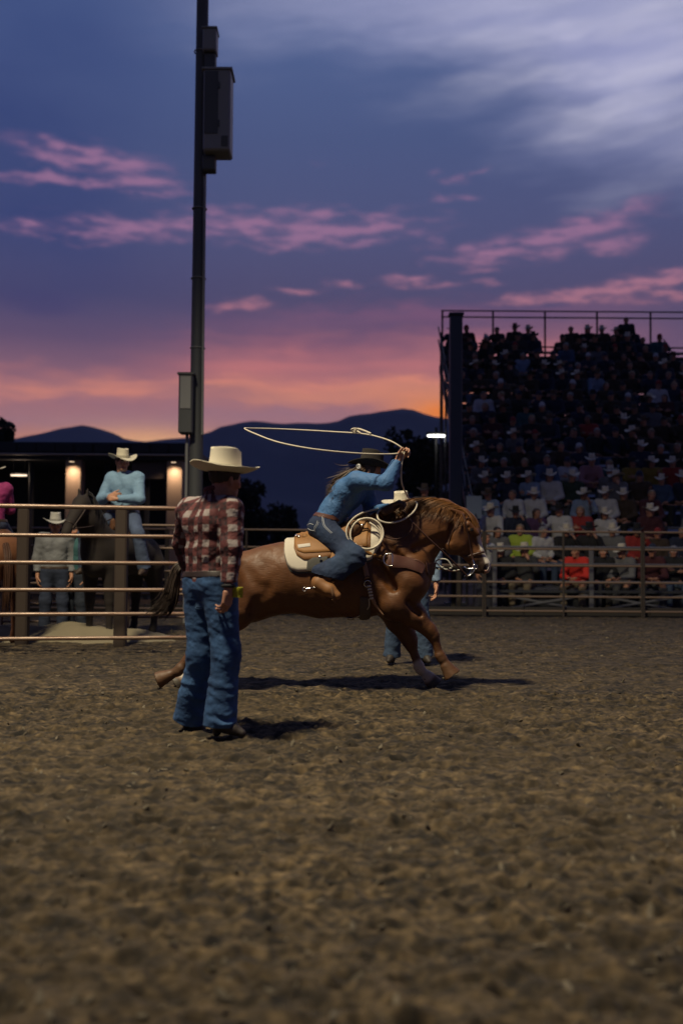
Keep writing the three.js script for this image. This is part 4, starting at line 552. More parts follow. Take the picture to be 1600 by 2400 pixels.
// a panel on the near side between an upper and a lower line, and its twin on the far side
function sidePanel(upper, lower, off, th, nx = 24, ny = 10) {
  const x0 = Math.max(upper[0][0], -1e9), x1 = upper[upper.length - 1][0], u = poly(upper), l = poly(lower), rows = [];
  const lx0 = lower[0][0], lx1 = lower[lower.length - 1][0];
  for (let i = 0; i <= nx; i++) { const t = i / nx, xa = lerp(x0, x1, t), xb = lerp(lx0, lx1, t), r = []; for (let j = 0; j <= ny; j++) { const s = j / ny; r.push(onHorse(lerp(xa, xb, s), lerp(u(xa), l(xb), s), off)); } rows.push(r); }
  return sheet(rows, th);
}
const mirrored = (g) => { const c = g.clone(), p = c.attributes.position; for (let i = 0; i < p.count; i++) p.setZ(i, 2 * HZ - p.getZ(i)); const x = c.index; if (x) for (let i = 0; i < x.count; i += 3) { const a = x.getX(i); x.setX(i, x.getX(i + 1)); x.setX(i + 1, a); } c.computeVertexNormals(); return c; };
// a strap laid on the horse along print points
function strap(pts, w, th, off = .012, n = 40, taper = 1) {
  const c = curve(pts.map(([x, y, o]) => onHorse(x, y, o ?? off))), rows = []; for (let i = 0; i <= n; i++) { const p = c.getPoint(i / n), tn = c.getTangent(i / n), nr = grad(horseF0, p, .012), sd = V().crossVectors(tn, nr).normalize(), q = w * lerp(1, taper, i / n) / 2; rows.push([-1, -.5, 0, .5, 1].map((s) => p.clone().addScaledVector(sd, s * q))); } return sheet(rows, th);
}
const leatherBump = noiseTex(256, (u, v) => { const q = 128 + 120 * tiled(u, v, 24, 3.1, 4); return [q, q, q]; }, false);
const mTanL = M(.29, .13, .03, .64), mTan2 = M(.21, .088, .022, .64), mSuede = M(.15, .075, .034, .9), mDarkL = M(.07, .03, .02, .5), mCollar = M(.088, .033, .021, .55), mWool = M(.58, .52, .42, .95), mFelt = M(.075, .072, .062, .9), mChrome = M(.72, .7, .66, .22, { metalness: 1 }), mRope = M(.62, .55, .43, .75), mStrap = M(.30, .165, .095, .6);
// saddle pad
{
  const t = thing('saddle_pad', 'cream woolly saddle pad with a dark patch under the brown saddle', 'saddle pad', V(W(760, 0).x, 0, HZ));
  const low = poly([[648, 1252], [654, 1275], [660, 1296], [668, 1308], [684, 1313], [745, 1311], [800, 1300], [852, 1285], [872, 1252]]);
  part('pad', saddleSheet(651, 872, low, .010, .022, 46), mWool, t);
  part('felt_edge', saddleSheet(653, 868, (x) => low(x) + 5, .004, .006, 46), mFelt, t);
  for (const q of [0, 1]) { const g = sidePanel([[708, 1292], [722, 1284], [752, 1282]], [[706, 1311], [726, 1312], [752, 1310]], .044, .005, 16, 6); part('wear_patch', q ? mirrored(g) : g, mFelt, t); }
}
// saddle
const SB = V(W(760, 0).x, 0, HZ), saddle = thing('saddle', 'brown western saddle with wrapped horn strapped on the galloping horse', 'saddle', SB);
{
  const lowJ = poly([[674, 1256], [682, 1275], [700, 1286], [740, 1284], [790, 1272], [825, 1262], [856, 1255], [864, 1236]]);
  part('skirt', saddleSheet(675, 852, lowJ, .036, .012, 46), mTan2, saddle);
  part('rear_jockey', saddleSheet(677, 770, poly([[677, 1248], [683, 1264], [700, 1270], [770, 1266]]), .05, .01, 26), mTanL, saddle);
  part('front_jockey', saddleSheet(806, 847, poly([[806, 1252], [822, 1258], [845, 1254], [858, 1234]]), .05, .012, 22), mTanL, saddle);
  for (const q of [0, 1]) { const g = sidePanel([[686, 1262], [715, 1258]], [[688, 1268], [716, 1264]], .062, .003, 14, 4); const h = part('maker_plate', q ? mirrored(g) : g, M(.55, .5, .43, .7), saddle); }
  // seat, cantle, swell and horn as worked leather solids
  const sb = [bone(W(742, 1240), .06, W(800, 1242), .06, { sz: 1.9, k: .06 })];
  part('seat', skin(field(sb), boundsOf(sb, .12), .01), mSuede, saddle);
  const cb = [-1, 1].flatMap((q) => [bone(W(694, 1228, q * .02), .024, W(700, 1234, q * .13), .024, { k: .03 }), bone(W(700, 1234, q * .13), .026, W(742, 1256, q * .21), .026, { k: .03 }), bone(W(716, 1238), .04, W(725, 1246, q * .1), .035, { k: .04 })]); part('cantle', skin(field(cb), boundsOf(cb), .008), mTanL, saddle);
  const wb = [-1, 1].flatMap((q) => [bone(W(810, 1204), .048, W(812, 1212, q * .20), .056, { k: .04 }), bone(W(812, 1212, q * .20), .056, W(808, 1222, q * .21), .05, { k: .04 })]); part('swell', skin(field(wb), boundsOf(wb), .008), mSuede, saddle);
  const hn = part('horn', join([bar(W(803, 1208), W(792, 1186), .026, 14, .02), place(new THREE.CylinderGeometry(.042, .038, .016, 20), W(791, 1184).x, W(791, 1184).y, W(791, 1184).z, 0, 0, .25)]), mTan2, saddle);
  part('horn_wrap', join([0, 1, 2, 3, 4].map((i) => { const p = W(794 + i * 1.9, 1191 + i * 4), g = new THREE.TorusGeometry(.025, .0075, 7, 18).rotateX(Math.PI / 2).rotateZ(.35 + .1 * (i % 2)); return g.translate(p.x, p.y, p.z); })), M(.68, .63, .53, .85), hn);
  for (const [x, y] of [[833, 1220], [683, 1246], [736, 1286], [813, 1236], [690, 1247]]) { const p = onHorse(x, y, x > 800 && y < 1225 ? .085 : .072), nr = grad(horseF0, p, .02); for (const q of [0, 1]) { const g = new THREE.SphereGeometry(.0125, 14, 8).scale(1, 1, .35).applyQuaternion(new THREE.Quaternion().setFromUnitVectors(V(0, 0, 1), nr)).translate(p.x, p.y, p.z); part('concho', q ? mirrored(g) : g, mChrome, saddle); } }
  // fenders, stirrup straps and stirrups
  for (const q of [0, 1]) {
    const g = sidePanel([[768, 1262], [812, 1262]], [[745, 1318], [775, 1320]], .06, .008, 12, 10); part('fender', q ? mirrored(g) : g, mTanL, saddle);
    const c = W(764, 1362, .43), u = V(.25, -.97, 0).normalize(), pts = []; for (let i = 0; i <= 20; i++) { const a = lerp(-2.45, 2.45, i / 20); pts.push(c.clone().add(V(0, 0, Math.sin(a) * .075)).addScaledVector(u, -Math.cos(a) * -.07)); }
    const st = join([new THREE.TubeGeometry(curve(pts), 40, .013, 8), beam(c.clone().addScaledVector(u, .055).add(V(0, 0, -.055)), c.clone().addScaledVector(u, .055).add(V(0, 0, .055)), .05, .014)]); part('stirrup', q ? mirrored(st) : st, mSuede, saddle);
    const sl = beam(W(758, 1318, .31), W(764, 1336, .36), .05, .008); part('stirrup_leather', q ? mirrored(sl) : sl, mTan2, saddle);
  }
  // cinch straps at the girth
  const la = part('latigo', strap([[826, 1260, .06], [831, 1280, .03], [838, 1305, .016], [843, 1328, .014]], .042, .006), mStrap, saddle); part('keeper', strap([[843, 1336], [848, 1352], [853, 1372]], .062, .01, .018), mCollar, saddle);
  for (let i = 0; i < 5; i++) part('lace', strap([[841 + i * 1.6, 1345 + i * 6.4, .034], [850 + i * 1.6, 1344 + i * 6.4, .034]], .018, .008, .034, 6), M(.6, .55, .45, .8), saddle);
  part('strap_end', strap([[855, 1374, .016], [866, 1390, .016], [882, 1411, .012]], .036, .006, .014, 20, .6), mStrap, saddle);
  const ring = (x, y, r, o = .02) => { const p = onHorse(x, y, o), nr = grad(horseF0, p, .02); return new THREE.TorusGeometry(r, .0048, 8, 26).applyQuaternion(new THREE.Quaternion().setFromUnitVectors(V(0, 0, 1), nr)).translate(p.x, p.y, p.z); };
  part('cinch_ring', ring(843, 1332, .034), mDarkL, saddle); part('cinch_ring', ring(843, 1340, .028), mChrome, saddle);
  { const X = W(838, 1325, .1).x, rows = []; for (let i = 0; i <= 5; i++) { const r = []; for (let j = 0; j <= 30; j++) r.push(around(X + (i / 5 - .5) * .09, lerp(2.15, 4.13, j / 30), .004)); rows.push(r); } part('cinch', sheet(rows, .012), M(.10, .075, .055, .9), saddle); }
  { const p = W(805, 1424), bk = [-.06, .06].map((q) => p.clone().add(V(0, 0, q))); part('buckle', join([new THREE.TorusGeometry(.028, .006, 7, 20).rotateX(1.3).translate(p.x, p.y + .01, p.z + .03), beam(p.clone().add(V(-.045, .02, .02)), p.clone().add(V(.05, .02, .02)), .03, .008)]), mChrome, saddle); }
  part('tie_string', rope([onHorse(846, 1372, .02), onHorse(846, 1390, .02), W(838, 1404, .17), W(826, 1414, .12), W(812, 1420, .05)], .005, 30), M(.5, .45, .36, .8), saddle);
  // leather strings at the back of the saddle
  for (const q of [1, -1]) part('saddle_string', rope([W(690, 1248, q * .2), W(698, 1262, q * .235), W(702, 1278, q * .25), W(698, 1292, q * .255)], .004, 20), mTan2, saddle);
}
// breast collar
{
  const t = thing('breast_collar', 'wide dark brown breast collar with steel ring round the horse chest', 'horse tack', V(W(900, 0).x, 0, HZ));
  part('tug_strap', strap([[836, 1266, .05], [850, 1272, .03], [868, 1277, .018], [884, 1281, .015]], .026, .006, .016), mTanL, t);
  part('hanging_strap', strap([[838, 1270, .045], [858, 1280, .02], [880, 1290, .016]], .012, .005, .014), mDarkL, t);
  const p = onHorse(892, 1287, .02), nr = grad(horseF0, p, .03), dp = []; for (const [a, b] of [[-.02, -.048], [.0, -.052], [.03, -.05], [.034, -.03], [.034, .03], [.03, .05], [.0, .052], [-.03, .03], [-.04, 0], [-.034, -.03]]) dp.push(V(a, -b, 0)); const dg = new THREE.TubeGeometry(curve(dp, true), 60, .0055, 8, true).applyQuaternion(new THREE.Quaternion().setFromUnitVectors(V(0, 0, 1), nr)).translate(p.x, p.y, p.z); part('steel_ring', dg, mChrome, t);
  const cw = strap([[890, 1287, .018], [905, 1290], [930, 1294], [955, 1300], [966, 1306], [970, 1310]], .112, .012, .012, 40); part('collar', cw, mCollar, t);
  part('edge_stitching', strap([[896, 1278, .028], [930, 1283, .028], [955, 1289, .028], [967, 1295, .026]], .006, .002, .026), M(.2, .1, .06, .6), t);
  // round the front of the chest to the far side
  const X0 = W(968, 1310).x; const fr2 = []; for (let i = 0; i <= 24; i++) { const a = lerp(.55, -.75, i / 24), r = []; for (let j = -2; j <= 2; j++) { const y = W(968, 1306).y - j * .027; let lo = 0, hi = .6; const cx = W(905, 0).x, dz = Math.sin(a), dx = Math.cos(a); for (let k = 0; k < 22; k++) { const m = (lo + hi) / 2; horseF0(cx + dx * m, y, HZ + dz * m) < 0 ? lo = m : hi = m; } r.push(V(cx + dx * (lo + .012), y, HZ + dz * (lo + .012))); } fr2.push(r); } part('chest_band', sheet(fr2, .012), mCollar, t);
}
// bridle and reins
{
  const t = thing('bridle', 'dark leather bridle and reins on the galloping chestnut horse', 'bridle', V(W(1060, 0).x, 0, HZ));
  const both = (n, g, m) => { part(n, g.clone(), m, t); part(n, mirrored(g), m, t); };
  both('cheek_strap', strap([[1062, 1180, .008], [1070, 1205, .008], [1074, 1228, .008], [1080, 1262, .008], [1088, 1296, .01]], .017, .005, .008), mDarkL); both('brow_band', strap([[1066, 1192, .008], [1078, 1190, .008], [1088, 1194, .008]], .016, .005, .008), mDarkL);
  both('nose_band', strap([[1110, 1268, .007], [1100, 1270, .008], [1086, 1274, .008], [1072, 1278, .008], [1064, 1276, .008]], .018, .005, .008), mDarkL); both('throat_latch', strap([[1058, 1186, .008], [1044, 1212, .008], [1032, 1238, .008], [1028, 1252, .006]], .011, .004, .007), mDarkL);
  const q = W(1090, 1302, .075), sh = curve([W(1085, 1286, .07), W(1089, 1298, .078), W(1088, 1310, .08), W(1080, 1320, .08), W(1070, 1324, .08)]); both('bit_shank', new THREE.TubeGeometry(sh, 24, .006, 7), mChrome); part('bit', bar(W(1090, 1302, .085), W(1090, 1302, -.085), .008, 8), mChrome, t); both('bit_ring', new THREE.TorusGeometry(.02, .004, 7, 18).translate(q.x, q.y, q.z + .01), mChrome);
  part('curb_chain', rope([W(1086, 1306, .07), W(1072, 1306, .05), W(1066, 1302, 0), W(1072, 1306, -.05), W(1086, 1306, -.07)], .006, 30), mChrome, t);
  part('rein', rope([W(912, 1162, .05), W(928, 1176, .12), W(944, 1196, .20), W(975, 1228, .21), W(1015, 1266, .17), W(1048, 1298, .12), W(1072, 1323, .085)], .0075, 50), mDarkL, t); part('rein', rope([W(912, 1162, -.02), W(940, 1180, -.16), W(975, 1228, -.2), W(1015, 1266, -.17), W(1048, 1298, -.12), W(1072, 1323, -.085)], .0075, 50), mDarkL, t);
  part('rein_loop', rope([W(944, 1192, .205), W(946, 1212, .215), W(930, 1232, .225), W(905, 1238, .235), W(880, 1232, .235), W(872, 1224, .22)], .006, 40), mDarkL, t);
  // silver studded tie down strap swinging under the jaw
  part('tie_down', rope([W(1066, 1304, 0), W(1046, 1312, .02), W(1026, 1310, .02), W(1008, 1306, .02), W(990, 1302, .02), W(972, 1308, .0)], .009, 50), mDarkL, t);
  for (let i = 0; i < 9; i++) { const s = i / 8, p = W(lerp(1052, 980, s), 1309 - 6 * Math.sin(s * 3) + 4 * (i % 2), .035); part('stud', new THREE.SphereGeometry(.008, 10, 7).scale(1.5, .8, .5).translate(p.x, p.y, p.z), M(.5, .48, .4, .5), t); }
  part('white_cord', rope([W(1038, 1302, .03), W(1026, 1286, .035), W(1012, 1284, .035), W(1000, 1290, .03), W(1010, 1300, .03), W(1022, 1308, .03)], .0065, 40), M(.6, .58, .5, .7), t);
}
// ---------------------------------------------------------------- people in and round the arena
const denim = (base, fade, J, seed = 0) => (x, y, z) => { const n = 1 + .16 * N3(x * 30 + seed, y * 12, z * 30) + .14 * N3(x * 90, y * 110, z * 90); const w = sat(.5 + 1.1 * N3(x * 6 + seed, y * 5, z * 6)); const c = mix3(base, fade, w * .55); return c.map((q) => q * n); };
const cloth = (c, a = .08) => (x, y, z) => { const n = 1 + a * N3(x * 12, y * 12, z * 12) + a * N3(x * 70, y * 70, z * 70); return c.map((q) => q * n); };
const mFelt2 = (r, g, b) => M(r, g, b, .95, { sheen: .3, sheenRoughness: .8 });
const mStraw = M(.70, .64, .50, .85), mBandD = M(.12, .09, .06, .7);
// the rider
{
  const d = (x, y, z) => W(x, y, z);
  const J = { hipL: d(744, 1208, -.13), hipR: d(738, 1212, .13), chest: d(799, 1133, .01), neck: d(830, 1104, .0), head: d(848, 1085, .02), face: V(.93, -.36, .02), up: V(.32, .95, .02), shL: d(840, 1118, -.17), shR: d(817, 1104, .19), elL: d(852, 1178, -.14), elR: d(886, 1109, .36), wrL: d(899, 1166, .17), wrR: d(914, 1056, .26), knL: d(822, 1272, -.36), knR: d(814, 1280, .35), anL: d(730, 1330, -.36), anR: d(730, 1336, .41), toeL: d(780, 1352, -.38), toeR: d(774, 1368, .47),
    hands: { L: { dir: V(.88, .46, .05), palm: V(.2, -.75, .55), thumb: V(.3, .8, .4), curl: 1.25 }, R: { dir: V(.62, .72, -.1), palm: V(.35, -.35, .9), thumb: V(-.5, .5, .3), curl: 1.05 } } };
  const f = figure(J, { h: .0095, loose: .010, slim: .97, hem: .126, hemUp: .20, footR: 1.4, hemFlat: .6, hemDir: V(-.24, -.97, 0).normalize(), legLoose: .014, waistPt: W(745, 1186), waistUp: V(.22, .97, 0).normalize(), belt: true, handScale: 1.0, brow: [.04, .02, .012], cuff: .9, sole: V(.35, -.93, 0).normalize(), fold: 1.3, shirtColour: () => cloth([.052, .142, .315], .07), trouserColour: () => denim([.010, .020, .056], [.036, .070, .135], null, 3), tone: [.46, .235, .145] });
  const t = thing('person', 'rider in blue shirt and jeans leaning forward on the galloping horse with arm raised', 'person', V(W(760, 0).x, 0, HZ));
  dress(t, f, { skin: mSkin, shirt: vcol(.72, { sheen: .25, sheenRoughness: .5, ...bumpCloth }), trousers: vcol(.85, bumpDenim), belt: M(.085, .032, .018, .5), boots: M(.24, .105, .032, .62) });
  const h = wearHat(t, J.head, f.fr, { L: .205, W: .175, H: .142, curl: .06, dip: .006, head: .104 }, mFelt2(.028, .023, .019), M(.02, .016, .014, .6), .056, -.008, -.22);
  { const p = d(823, 1071, .15), g = join([new THREE.TorusGeometry(.017, .0042, 8, 24), bar(V(.006, -.004, 0), V(.017, -.016, 0), .0042, 6), place(new THREE.TorusGeometry(.007, .0035, 6, 14), .004, .003, 0)]).rotateY(-.35).translate(p.x, p.y, p.z); part('hat_emblem', g, M(.7, .68, .62, .4, { metalness: .4 }), h); }
  const rnd = rng(31), mHair = new THREE.MeshPhysicalMaterial({ color: new THREE.Color().setRGB(.085, .045, .02), roughness: .42, vertexColors: true });
  const g1 = [[W(838, 1066, .06), W(815, 1082, .1), W(792, 1100, .11), W(770, 1120, .1), W(754, 1140, .09)], [W(838, 1072, .08), W(822, 1090, .13), W(806, 1108, .16), W(788, 1130, .16), W(780, 1150, .15)], [W(832, 1070, .0), W(808, 1084, .03), W(788, 1096, .02), W(774, 1104, .0), W(764, 1112, -.02)], [W(836, 1068, -.07), W(810, 1090, -.08), W(790, 1108, -.08), W(768, 1128, -.07), W(752, 1144, -.06)], [W(832, 1064, .02), W(812, 1070, .03), W(796, 1074, .03), W(784, 1075, .02), W(776, 1072, .0)]];
  part('hair', mergeGeometries([locks(g1.slice(0, 4), 760, .062, .0042, rnd, 11, .5), locks(g1.slice(2), 60, .06, .0026, rnd, 10, .8), skin(field([bone(f.fr.p(J.head, 0, .03, -.03), .088, f.fr.p(J.head, 0, .03, .005), .084), bone(f.fr.p(J.head, 0, .0, -.05), .07, f.fr.p(J.head, 0, -.07, -.08), .05)]), boundsOf([bone(f.fr.p(J.head, 0, -.04, -.03), .15, f.fr.p(J.head, 0, .03, 0), .12)]), .008, () => [.8, .8, .8])].map((g, i) => { if (i === 2) { const C = J.head, p = g.attributes.position, bad = new Set(); const ix = []; for (let k = 0; k < p.count; k++) { const q = V(p.getX(k), p.getY(k), p.getZ(k)).sub(C); if (q.dot(f.fr.f) > .045) bad.add(k); } for (let k = 0; k < g.index.count; k += 3) { const a = g.index.getX(k), b = g.index.getX(k + 1), c = g.index.getX(k + 2); if (!bad.has(a) && !bad.has(b) && !bad.has(c)) ix.push(a, b, c); } g.setIndex(ix); g.deleteAttribute('uv'); } return g; })), mHair, t);
  // glove on the rein hand, buckle, cuffs, pocket stitching, back yoke seam
  const gb = handBones(J.wrL, J.hands.L.dir, J.hands.L.palm, J.hands.L.thumb, 1.25, 1.0).map((b) => bone(b.a, b.ra + .0045, b.b, b.rb + .0045, { k: b.k })); gb.push(bone(J.wrL.clone().addScaledVector(J.hands.L.dir, -.06), .036, J.wrL, .034, { k: .02 })); part('glove', skin(field(gb), boundsOf(gb), .005), M(.085, .045, .03, .75), t);
  const onT = ([x, y]) => { const r = ray(x, y), p = camera.position.clone().addScaledVector(r, HD - 1.1); for (let i = 0; i < 120; i++) { const q = f.trouserField(p.x, p.y, p.z); if (q < .002) break; p.addScaledVector(r, Math.min(q * .7, .05)); } return p; }, pk = (pts, r = .0032) => new THREE.TubeGeometry(curve(pts.map(onT)), 26, r, 5), mSt = M(.40, .42, .45, .8);
  part('pocket_stitching', join([pk([[707, 1214], [714, 1218], [722, 1219]]), pk([[721, 1220], [722, 1211], [727, 1203], [729, 1196]]), pk([[705, 1206], [712, 1203], [720, 1205]]), pk([[723, 1222], [724, 1214], [729, 1206], [732, 1199]], .0026)]), mSt, t); part('pocket_edge', join([pk([[742, 1184], [743, 1196], [746, 1207], [754, 1216], [763, 1224]]), pk([[739, 1184], [740, 1196], [743, 1208], [751, 1217], [760, 1225]], .0022)]), mSt, t);
  part('buckle', place(cbox(.05, .06, .014, .006), d(776, 1197, .075).x, d(776, 1197, .075).y, d(776, 1197, .075).z, 0, .9, -.3), mChrome, t);
  // spurs
  for (const [a, q] of [[J.anR, 1], [J.anL, -1]]) part('spur', join([new THREE.TorusGeometry(.043, .005, 6, 22, 4.2).rotateX(1.4).translate(a.x - .02, a.y - .055, a.z), bar(V(a.x - .055, a.y - .05, a.z), V(a.x - .10, a.y - .062, a.z), .006, 6), new THREE.TorusGeometry(.016, .004, 5, 12).translate(a.x - .11, a.y - .064, a.z)]), mChrome, t);
}
// the lariat: loop in the air, strand to the rein hand, coil there
{
  const t = thing('lariat', 'pale lariat with its loop swung in the air above the rider', 'rope', V(W(800, 0).x, 0, HZ)), c = W(930, 1034, .27);
  const loop = [c, W(905, 1017, .24), W(870, 1004, .1), W(830, 996, -.15), W(770, 992, -.42), W(700, 988, -.55), W(630, 985, -.5), W(580, 984, -.32), W(562, 984, -.05), W(585, 996, .26), W(640, 1016, .5), W(710, 1030, .6), W(790, 1039, .55), W(860, 1043, .42), W(910, 1042, .3), c.clone().add(V(-.02, -.02, .01))];
  part('loop', rope(loop, .0068, 220), mRope, t);
  part('honda_knot', join([rope([W(828, 995, -.16), W(818, 989, -.2), W(812, 986, -.22), W(822, 985, -.2), W(838, 990, -.12), W(852, 996, 0)], .0085, 30), place(new THREE.TorusGeometry(.03, .008, 7, 18).rotateX(1.2), W(814, 988, -.21).x, W(814, 988, -.21).y, W(814, 988, -.21).z)]), mRope, t);
  part('strand', rope([c, W(925, 1052, .27), W(921, 1080, .25), W(922, 1108, .18), W(930, 1130, .05), W(940, 1146, -.05), W(945, 1152, -.06), W(936, 1154, -.06), W(918, 1156, -.05)], .0068, 90), mRope, t);
  part('hand_coil', rope([W(912, 1156, -.05), W(940, 1152, .02), W(956, 1154, .10), W(955, 1166, .17), W(945, 1180, .22), W(920, 1196, .26), W(890, 1201, .27), W(870, 1194, .26), W(866, 1182, .22), W(870, 1174, .16), W(890, 1164, .04), W(908, 1158, -.04)], .0078, 120), mRope, t);
  part('tail', rope([W(914, 1157, -.04), W(890, 1162, .0), W(862, 1170, .08), W(832, 1178, .18), W(812, 1190, .25), W(799, 1206, .29), W(795, 1222, .31), W(800, 1240, .33), W(812, 1254, .335)], .0075, 90), mRope, t);
}
{
  const t = thing('rope_coil', 'coil of cream rope hanging round the saddle swell in front of the rider', 'rope', V(W(830, 0).x, 0, HZ)), pts = []; for (let i = 0; i <= 60; i++) { const a = i / 60 * 6.2832 * 1.72 - 2.1, k = 1 + .05 * Math.sin(a * 1.3); pts.push(W(838 + 37 * k * Math.cos(a) + i * .06, 1226 + 36 * k * Math.sin(a), .27 + .05 * Math.sin(a) + .0006 * i)); }
  part('coil', rope(pts, .0085, 200), mRope, t); part('strap', rope([W(806, 1200, .1), W(802, 1200, .2), W(803, 1206, .28), W(808, 1210, .25)], .008, 24), mDarkL, t); part('coil_end', rope([W(848, 1200, .24), W(862, 1210, .26), W(874, 1226, .28), W(872, 1246, .30), W(858, 1258, .31)], .0085, 40), mRope, t);
}
// the man in the plaid shirt, walking in front
{
  const d = (x, y, z = 6.4) => at(x, y, z), J = { hipL: d(462, 1338, 6.48), hipR: d(502, 1338, 6.34), chest: d(482, 1200, 6.42), neck: d(494, 1140, 6.42), head: d(518, 1103, 6.41), face: V(.80, -.10, -.58), up: V(.06, .99, 0), shL: d(434, 1174, 6.56), shR: d(530, 1172, 6.30), elL: d(420, 1248, 6.68), elR: d(532, 1258, 6.22), wrL: d(437, 1325, 6.70), wrR: d(524, 1358, 6.16), knL: d(462, 1505, 6.46), knR: d(520, 1500, 6.30), anL: d(436, 1644, 6.58), anR: d(505, 1658, 6.30), toeL: d(470, 1686, 6.56), toeR: d(556, 1684, 6.25),
    hands: { R: { dir: V(-.12, -.98, .08), palm: V(-.75, .05, -.6), thumb: V(.7, 0, -.5), curl: .75 }, L: { dir: V(.25, -.95, 0), palm: V(.8, .1, .3), thumb: V(.5, 0, -.6), curl: .7 } } };
  const red = [.085, .016, .017], dark = [.022, .008, .011], white = [.30, .25, .235], pink = [.13, .034, .032];
  const plaid = (J, o) => { const S = J.shR.clone().sub(J.shL).normalize(), T = o.torso, N = V().crossVectors(S, T); const axes = { armL: [J.shL, J.elL, J.wrL], armR: [J.shR, J.elR, J.wrR] }; const arms = o.shirtBones.filter((b) => b.id !== 'torso');
    return (x, y, z) => { const p = V(x, y, z); let best = 1e9, who = null; for (const b of o.shirtBones) { const q = b.d(x, y, z); if (q < best) { best = q; who = b; } } let u, v; if (who.id === 'torso') { const q = p.clone().sub(o.pel); v = q.dot(T); const a = Math.atan2(q.dot(N), q.dot(S)); u = a * .15; } else { const A = who.b.clone().sub(who.a).normalize(), q = p.clone().sub(who.a), st = axes[who.id]; v = who.a === st[0] || who.a.distanceTo(st[0]) < .01 ? q.dot(A) : q.dot(A) + st[0].distanceTo(st[1]); const X1 = V().crossVectors(A, N).normalize(), X2 = V().crossVectors(A, X1); u = Math.atan2(q.dot(X2), q.dot(X1)) * .058; }
      const pu = ((u / .098) % 1 + 1) % 1, pv = ((v / .098) % 1 + 1) % 1, wob = .02 * N3(x * 20, y * 20, z * 20); const su = Math.abs(pu - .5) < .25 + wob, sv = Math.abs(pv - .5) < .23 + wob; let c = su && sv ? white : su ? pink : sv ? red : dark; if (Math.abs(pu - .5) > .42 || Math.abs(pv - .5) > .43) c = mix3(c, red, .5); const n = 1 + .1 * N3(x * 60, y * 60, z * 60); return c.map((q) => q * n); }; };
  const f = figure(J, { h: .0075, hHand: .004, loose: .012, hem: .106, hemUp: -.07, legLoose: .012, fold: 1.9, belt: true, cuff: .93, shirtColour: plaid, trouserColour: () => denim([.016, .052, .135], [.055, .14, .31], null, 8), tone: [.36, .17, .105], hair: 'short', untucked: false });
  const t = thing('person', 'man in red plaid shirt, wide jeans and cream hat walking in front of the horse', 'person', V(d(485, 0).x, 0, -6.4));
  dress(t, f, { skin: mSkin, shirt: vcol(.8, { sheen: .2, ...bumpCloth }), trousers: vcol(.88, bumpDenim), belt: M(.03, .02, .016, .5), boots: M(.028, .02, .016, .55), hair: M(.035, .022, .014, .7) });
  wearHat(t, J.head, f.fr, { L: .232, W: .205, H: .155, curl: .035, dip: -.055, head: .112 }, mStraw, M(.50, .43, .30, .8), .05, -.012, -.06);
  const wb = J.wrR.clone().lerp(J.elR, .12); part('wristband', place(new THREE.TorusGeometry(.034, .012, 8, 22).rotateX(1.5), wb.x, wb.y, wb.z), M(.012, .012, .014, .8), t);
  part('collar', (() => { const g = new THREE.TorusGeometry(.066, .014, 8, 26).scale(1, 1, 1.3).rotateX(1.35); return g.translate(J.neck.x + .004, J.neck.y + .035, J.neck.z); })(), M(.10, .022, .022, .85), t);
  for (const [x, y, z, w] of [[486, 1376, 6.33, .13]]) part('back_pocket', place(cbox(.12, .13, .012, .01), d(466, 1375, 6.33).x, d(466, 1375, 6.335).y, -6.338, 0, -.5, 0), M(.05, .105, .20, .9), t);
  // yellow cloth at his wrist
  const yc = d(540, 1361, 6.16), t2 = thing('cloth', 'small yellow cloth hanging at the wrist of the plaid shirt man', 'cloth', yc), fl = new THREE.PlaneGeometry(.095, .062, 10, 6), fp = fl.attributes.position; for (let i = 0; i < fp.count; i++) fp.setZ(i, .008 * Math.sin(fp.getX(i) * 70) + .004 * Math.sin(fp.getY(i) * 60)); fl.computeVertexNormals(); const bk = fl.clone().translate(0, 0, -.004); part('fabric', join([fl.translate(yc.x, yc.y, yc.z), bk.translate(yc.x, yc.y, yc.z)]), M(.42, .40, .02, .8), t2); part('hem', bar(V(yc.x - .047, yc.y + .03, yc.z + .002), V(yc.x + .047, yc.y + .03, yc.z + .002), .004, 8), M(.36, .34, .02, .8), t2);
}
